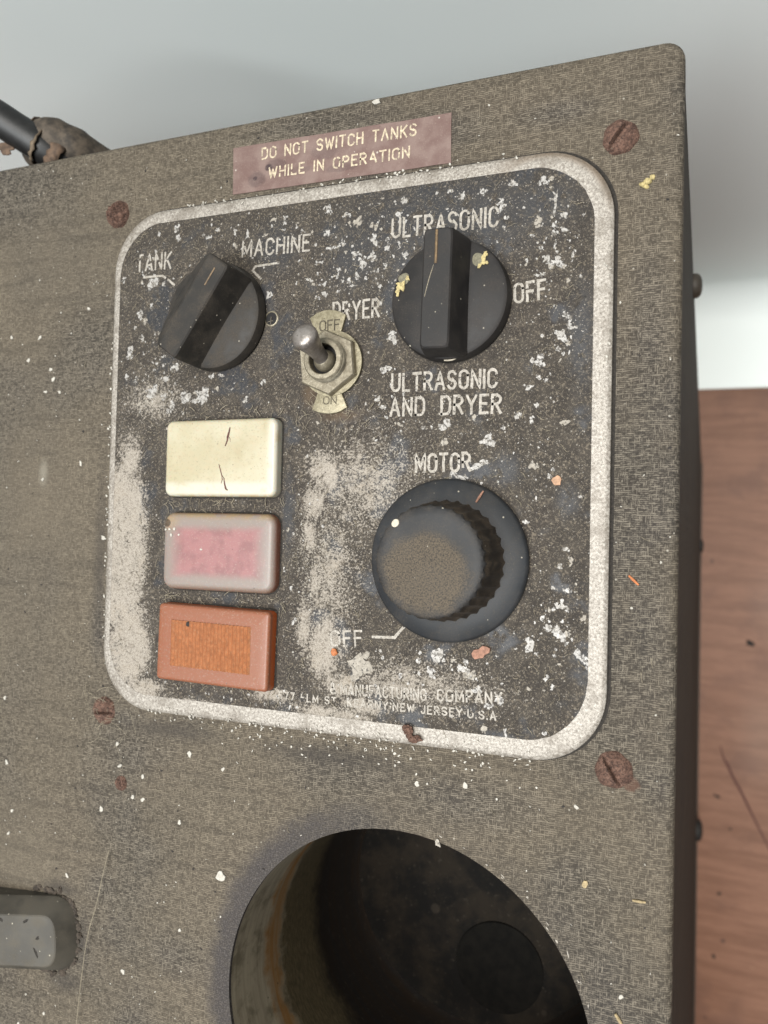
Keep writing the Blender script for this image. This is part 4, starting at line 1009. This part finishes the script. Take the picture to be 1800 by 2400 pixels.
# cracks in the cream cap
def crack(pts, w):
    bm = sliver(pts, w, PT + 2.7 + .165)
    return obj('crack', bm, MCRACK, c1, (pts[0][0], pts[0][1], PT + 2.8), None)
crack([(-22.4, 6.4), (-22.6, 5.4), (-22.9, 4.4), (-23.0, 3.5), (-23.5, 2.3)], .26)
crack([(-25.0, -1.6), (-24.5, -3.0), (-24.2, -4.0), (-23.4, -4.9)], .15)
crack([(-23.6, -4.7), (-23.4, -5.9), (-23.1, -7.0), (-22.6, -7.35)], .22)
crack([(-24.2, -4.0), (-24.0, -5.0), (-24.3, -5.9)], .09)
crack([(-22.8, 4.6), (-22.3, 3.9), (-22.2, 3.2)], .08)
# white paint spots on the pink cap
bm = bmesh.new()
for (x, y) in ((-37.4, -16.1), (-36.1, -16.0), (-36.9, -17.4), (-34.9, -17.3), (-38.4, -16.2), (-28.9, -20.4)):
    flake(x, y, PT + 2.96, rnd.uniform(.2, .38), rnd.uniform(.2, .36), 0, .08, bm, 10, .25)
obj('paint_spots', bm, MWHT, c2, (-36, -17, PT + 2.8), None, kind='stuff')

# ---------------------------------------------------------------- grey bar that sticks out of the lid
b0 = Vector((-73.4, -114.0, .6)); d = Vector((-23.5, -2.2, 4.6)).normalized()
def bar_outline(k):
    hw = 8.7 - k; pts_ = [(-95, -hw), (3.0, -hw)]
    for i in range(1, 14):
        a_ = R(-90 + 180 * i / 14); ca_, sa_ = math.cos(a_), math.sin(a_)
        pts_.append((3.0 + (6.6 - k * 1.1) * abs(ca_) ** .8, hw * math.copysign(abs(sa_) ** .7, sa_)))
    return pts_ + [(3.0, hw), (-95, hw)]
rings = [[(x, y, z) for x, y in bar_outline(k_)] for k_, z in ((0, -7), (0, 1.2), (.35, 1.9), (2.7, 5.4), (3.0, 5.55))]
bm = loft(rings, True, True)
bmesh.ops.rotate(bm, cent=(0, 0, 0), matrix=Matrix.Rotation(R(10.5), 3, 'Y'), verts=bm.verts)
bmesh.ops.rotate(bm, cent=(0, 0, 0), matrix=Matrix.Rotation(R(5.0), 3, 'Z'), verts=bm.verts)
bmesh.ops.translate(bm, verts=bm.verts, vec=b0)
bmesh.ops.recalc_face_normals(bm, faces=bm.faces)
bar = obj('support_bar', bm, MPOST, mac, b0, 22, label='grey flat-topped metal bar with a rounded end slanting up out of the lid at lower left')
bm = bmesh.new()
for i in range(26):
    a = R(-95 + 205 * i / 25 + rnd.uniform(-3, 3)); rr = 9.9 + rnd.uniform(-.5, .9)
    clump(-73.4 + rr * math.cos(a), -114.0 + rr * math.sin(a), .1, rnd.uniform(.5, 1.3), rnd.uniform(.4, 1.0), rnd.uniform(.2, .5), .5, 1.0, i * 1.7, 2, bm)
obj('crusted_grime', bm, MPEA if False else mat_plain('crust_of_dust', (0.050, 0.038, 0.028), 0.95, .6, 1.2, .3), mac, (-68, -110, 0), 40, kind='stuff')
bm = bmesh.new()
for (u_, v_, a, b) in ((-1, 4.6, .9, .25), (-8, 4.9, 1.1, .3), (1.9, .7, .6, .3), (1.4, -2.6, .35, 1.0), (-12, 4.2, .8, .25)):
    flake(u_, v_, 5.57, a, b, rnd.uniform(-.5, .5), .04, bm, 10, .4)
bmesh.ops.rotate(bm, cent=(0, 0, 0), matrix=Matrix.Rotation(R(10.5), 3, 'Y'), verts=bm.verts)
bmesh.ops.rotate(bm, cent=(0, 0, 0), matrix=Matrix.Rotation(R(5.0), 3, 'Z'), verts=bm.verts)
bmesh.ops.translate(bm, verts=bm.verts, vec=b0)
obj('dark_stains', bm, MSEAT, bar, b0, None, kind='stuff')

# ---------------------------------------------------------------- loose dirt on the machine
def loose(name, bm, mat, label, cat, w):
    return obj(name, bm, mat, None, w, 40, label=label, cat=cat)
bm = bmesh.new()
for (x, y, a, b, h) in ((62.6, 49.7, .7, .5, .4), (63.4, 50.1, .75, .6, .5), (64.2, 50.8, .5, .5, .35), (63.2, 49.2, .5, .4, .3)):
    clump(x, y, h * .6, a, b, h, .5, 1.2, x, 2, bm)
loose('yellow_crumb', bm, MYEL, 'yellow crumb lying below the top right screw', 'crumb', (63.5, 50, 0))
loose('orange_crumb', clump(2.8, -40.8, PT + .55, .75, .85, .6, .3, .8, 2, 2), MORC, 'small orange crumb on the plate beside the lower OFF', 'crumb', (2.8, -40.8, PT))
loose('brown_flake', flake(34.0, -38.6, PT + .25, 1.75, 1.15, .5, .35, None, 12, .35, .06, 4), MBRF, 'reddish-brown flake on the plate under the round motor knob', 'flake', (34, -38.6, PT))
loose('peach_flake', flake(48.0, -5.2, PT + .1, .85, 1.0, .3, .3, None, 11, .2, .05, 8), MPEA, 'peach coloured flake on the plate right of the motor knob', 'flake', (48, -5.2, PT))
bm = bmesh.new()
for i in range(16): clump(20.4 + rnd.uniform(-1.5, 1.5), -55.8 + rnd.uniform(-1.2, 1.2), PT + .5 + rnd.uniform(0, .5), rnd.uniform(.4, .9), rnd.uniform(.4, .8), rnd.uniform(.3, .6), .6, 1.4, i * 2.3, 2, bm)
loose('rust_lump', bm, MR, 'dark red-brown rust lump on the lower border of the plate', 'rust lump', (20.4, -55.8, PT))
loose('white_flake', flake(-24.3, -92.4, .05, 1.0, 1.25, .1, .3, None, 11, .3, .05, 3), MWHT, 'largest white flake on the lid, left of the tank hole', 'flake', (-24.3, -92.4, 0))
loose('white_flake', flake(8.7, 74.8, .05, .9, .5, .1, .3, None, 9, .3, 0, 5), MWHT, 'white flake on the back edge of the lid above the maroon sticker', 'flake', (8.7, 74.8, 0))
def straw(x, y, L_, ang, r_, mat, lab, nm='straw_bit'):
    dx, dy = math.cos(ang) * L_ / 2, math.sin(ang) * L_ / 2
    loose(nm, tube([(x - dx, y - dy, r_ * .8), (x, y, r_), (x + dx, y + dy, r_ * .8)], [r_ * .7, r_, r_ * .6], 7), mat, lab, 'straw', (x, y, 0))
straw(63.8, -81.2, 2.3, 0.02, .26, MTAN, 'level straw bit on the lid right of the tank hole')
straw(60.6, -103.0, 2.2, -.95, .34, MTAN, 'slanting straw bit at the lower right of the lid')
straw(62.0, -23.4, 2.4, -.75, .26, MORC, 'orange-brown straw bit right of the control plate')
straw(33.8, -8.4, 2.6, 1.0, .26, MBRF, 'brown splinter on the skirt of the motor knob', 'splinter')
bpy.data.objects['splinter'].location.z += 4.0 * K
loose('yellow_chip', flake(54.2, -79.9, .05, .6, .6, .3, .25, None, 8, .3, 0, 2), MTAN, 'small yellow chip on the lid above the tank hole', 'chip', (54.2, -79.9, 0))
web = [(-54.4, -91.5, 1), (-55.6, -97, 1.4), (-57.0, -104, 1.6), (-59.2, -112, 1.8), (-60.8, -122, 1.6), (-62.3, -134, 1.2), (-64, -150, 1)]
loose('cobweb_strand', tube(spline(web), .085, 5), MTAN2, 'long pale cobweb strand beside the grey bar', 'cobweb', (-57, -104, 1))

# white specks, black specks and lint strewn over lid and plate
SP = bmesh.new(); FB = bmesh.new(); BK = bmesh.new()
SPK = [(-53.6, -66.9), (-52.7, -71.9), (-24.5, -69.0), (-33.4, -66.8), (-46.1, -73.5), (-48.7, -78.6), (-45.9, -78.8), (-86.3, -92.9), (-85.4, -87.2), (-87.7, -75.5), (-73.2, -134.1), (-81.1, -138.4), (-67.4, -100), (-34.7, -106.4), (-50.1, -119), (-57.7, -82.7), (-35.6, -82.4), (-89, -59.6), (-90.8, 31.7), (-81.4, 31), (-66.2, 37.1), (-77.5, 22.8), (-76.6, 20.3), (-79, 17.3), (-74.5, 17), (-84.9, 25.5), (-59.6, -18.6), (-67.2, -.7), (-79, -4.6), (60.9, -98.9), (52.4, -66), (21, -66), (31, -65)]
for (x, y) in SPK: flake(x, y, .03, rnd.uniform(.3, .6), rnd.uniform(.3, .65), rnd.uniform(0, 3), .2, SP, 9, .35)
def lid_ok(x, y): return not (abs(x) < 58.2 and abs(y) < 58.6) and math.hypot(x - HC[0], y - HC[1]) > 40 and not (x < -62 and -127 < y < -103) and -97 < x < 69 and -140 < y < 75
for _ in range(300):
    x, y = rnd.uniform(-97, 69), rnd.uniform(-140, 75)
    if lid_ok(x, y): flake(x, y, .03, rnd.uniform(.06, .24), rnd.uniform(.06, .26), rnd.uniform(0, 3), .12, SP, 6, .3)
for _ in range(130):
    x, y = rnd.uniform(-97, 69), rnd.uniform(-140, 75)
    if lid_ok(x, y): flake(x, y, .03, rnd.uniform(.1, .34), rnd.uniform(.1, .4), rnd.uniform(0, 3), .06, BK, 7, .4)
for (x0, y0, sx, sy, nn) in ((0, -58.6, 44, 1.1, 110), (56.6, 0, .6, 40, 40), (0, 58.2, 40, .7, 70), (-57.6, -10, .6, 40, 60), (6, -61, 30, 1.6, 40)):
    for _ in range(nn):
        x, y = x0 + rnd.uniform(-1, 1) * sx, rnd.gauss(y0, sy) if sy < 5 else y0 + rnd.uniform(-1, 1) * sy
        flake(x, y, .05 if (abs(x) > 57.8 or abs(y) > 58.2) else PT + .12, rnd.uniform(.08, .3), rnd.uniform(.08, .35), rnd.uniform(0, 3), .2, SP, 7, .4)
def fibre(x, y, z, L_, r_):
    a = rnd.uniform(0, 6.28); c_ = rnd.uniform(-1.6, 1.6); pts = []; px, py = x, y
    for i in range(6):
        pts.append((px, py, z + .1 + .25 * math.sin(i * 1.1 + a) ** 2)); px += math.cos(a) * L_ / 5; py += math.sin(a) * L_ / 5; a += c_ / 5 + rnd.uniform(-.2, .2)
    tube(pts, r_, 4, FB, False)
for _ in range(620): fibre(rnd.uniform(-55, 53), rnd.uniform(-54, 55), PT, rnd.uniform(.6, 2.2), rnd.uniform(.03, .055))
for _ in range(300):
    x, y = rnd.uniform(-97, 69), rnd.uniform(-140, 75)
    if lid_ok(x, y): fibre(x, y, 0, rnd.uniform(.5, 2.0), rnd.uniform(.025, .05))
for _ in range(90): fibre(rnd.uniform(-41, -9), rnd.choice((-10.6, -31.2, 9.4, -51)) + rnd.gauss(0, .7), PT + .2, rnd.uniform(1, 2.6), rnd.uniform(.04, .07))
for _ in range(60): fibre(.4 + rnd.gauss(0, 5), 10 + rnd.gauss(0, 3), PT + .3, rnd.uniform(1, 2.6), rnd.uniform(.03, .06))
for _ in range(24): fibre(-57 + rnd.gauss(0, 2.5), -60.5 + rnd.gauss(0, 2.5), .9, rnd.uniform(3, 6), .04)
for (bm_, m_, nm, lb) in ((SP, MWHT, 'white_specks', 'white specks strewn over the lid and along the plate edge'), (BK, MBLK, 'black_specks', 'tiny black specks strewn over the lid'), (FB, MTAN2, 'lint', 'tan lint fibres strewn over the plate and lid')):
    obj(nm, bm_, m_, None, (0, 0, 0), None, label=lb, cat='dust', kind='stuff')

# ---------------------------------------------------------------- cable behind the lid
cab = thing('power_cable', 'black power cable with crumbling brown tape behind the back edge of the lid', 'cable', (-90, 90, -14))
pts = spline([(-215, 90, -8), (-170, 91.5, -1), (-140, 95, 3.5), (-120, 96.5, 3.5), (-104, 92.8, 1.0), (-95, 87.5, -3.5), (-88.5, 83.2, -8), (-84, 81, -16), (-82, 80.5, -40), (-82, 81, -120)], 8)
obj('cable_lead', tube(pts, [4.4] * len(pts), 24), MCAB, cab, (-95, 87, -4), 60)
pts = spline([(-98, 81.5, -60), (-97, 82.5, -30), (-94, 85, -11), (-90, 86.8, -8), (-85.5, 86.0, -9), (-81.5, 83.5, -14), (-79, 81.5, -26), (-78.5, 81, -60)], 8)
obj('cable_loop', rough_up(tube(pts, [4.9 + .12 * math.sin(i * .9) for i in range(len(pts))], 28), .35, .35, 2.0), MCAB2, cab, (-80, 86, -10), 60)
def wrap(c, axis, r0, r1, w, seed, mat, ragged=.5, name='tape_wrap'):
    bm = bmesh.new(); ax_ = Vector(axis).normalized(); u = ax_.orthogonal().normalized(); s = ax_.cross(u); rr_ = random.Random(seed)
    n_ = 30; R0, R1 = [], []
    for i in range(n_):
        a = 2 * math.pi * i / n_; e = u * math.cos(a) + s * math.sin(a)
        j0, j1 = rr_.uniform(-ragged, ragged), rr_.uniform(-ragged, ragged)
        R0.append(Vector(c) + e * r0 + ax_ * (-w / 2 + j0)); R1.append(Vector(c) + e * (r1 + rr_.uniform(-.15, .3)) + ax_ * (w / 2 + j1))
    mid = [(a + b) / 2 + (a + b - 2 * Vector(c)).normalized() * .25 for a, b in zip(R0, R1)]
    loft([R0, mid, R1], False, False, bm)
    o = obj(name, bm, mat, cab, c, 60)
    md = o.modifiers.new('thick', 'SOLIDIFY'); md.thickness = .35 * K; md.offset = 1
    return o
wrap((-86.6, 82.4, -9.5), (1, -.65, -.8), 4.5, 4.8, 3.0, 3, MTAPE, .5)
wrap((-89.6, 84.0, -6.6), (1, -.62, -.55), 4.5, 4.75, .9, 9, MTAPE2, .5, 'tape_edge')
wrap((-91.0, 86.4, -9.0), (1, .35, .3), 5.0, 5.1, 5.5, 5, MTAPE, .8)
wrap((-93.6, 82.6, -22), (.1, -.1, 1), 4.7, 5.0, 12, 12, MTAPE, .9)
obj('tape_flap', flake(-98.2, 83.0, -3.0, 2.6, 1.3, -.5, .3, None, 12, .4, -.2, 6), MTAPE, cab, (-98, 83, -3), 40)
obj('paint_spot', clump(-87.0, 82.6, -4.4, .45, .8, .5, .3, 1, 3, 2), MWHT, cab, (-87, 82.6, -4.4), 40)
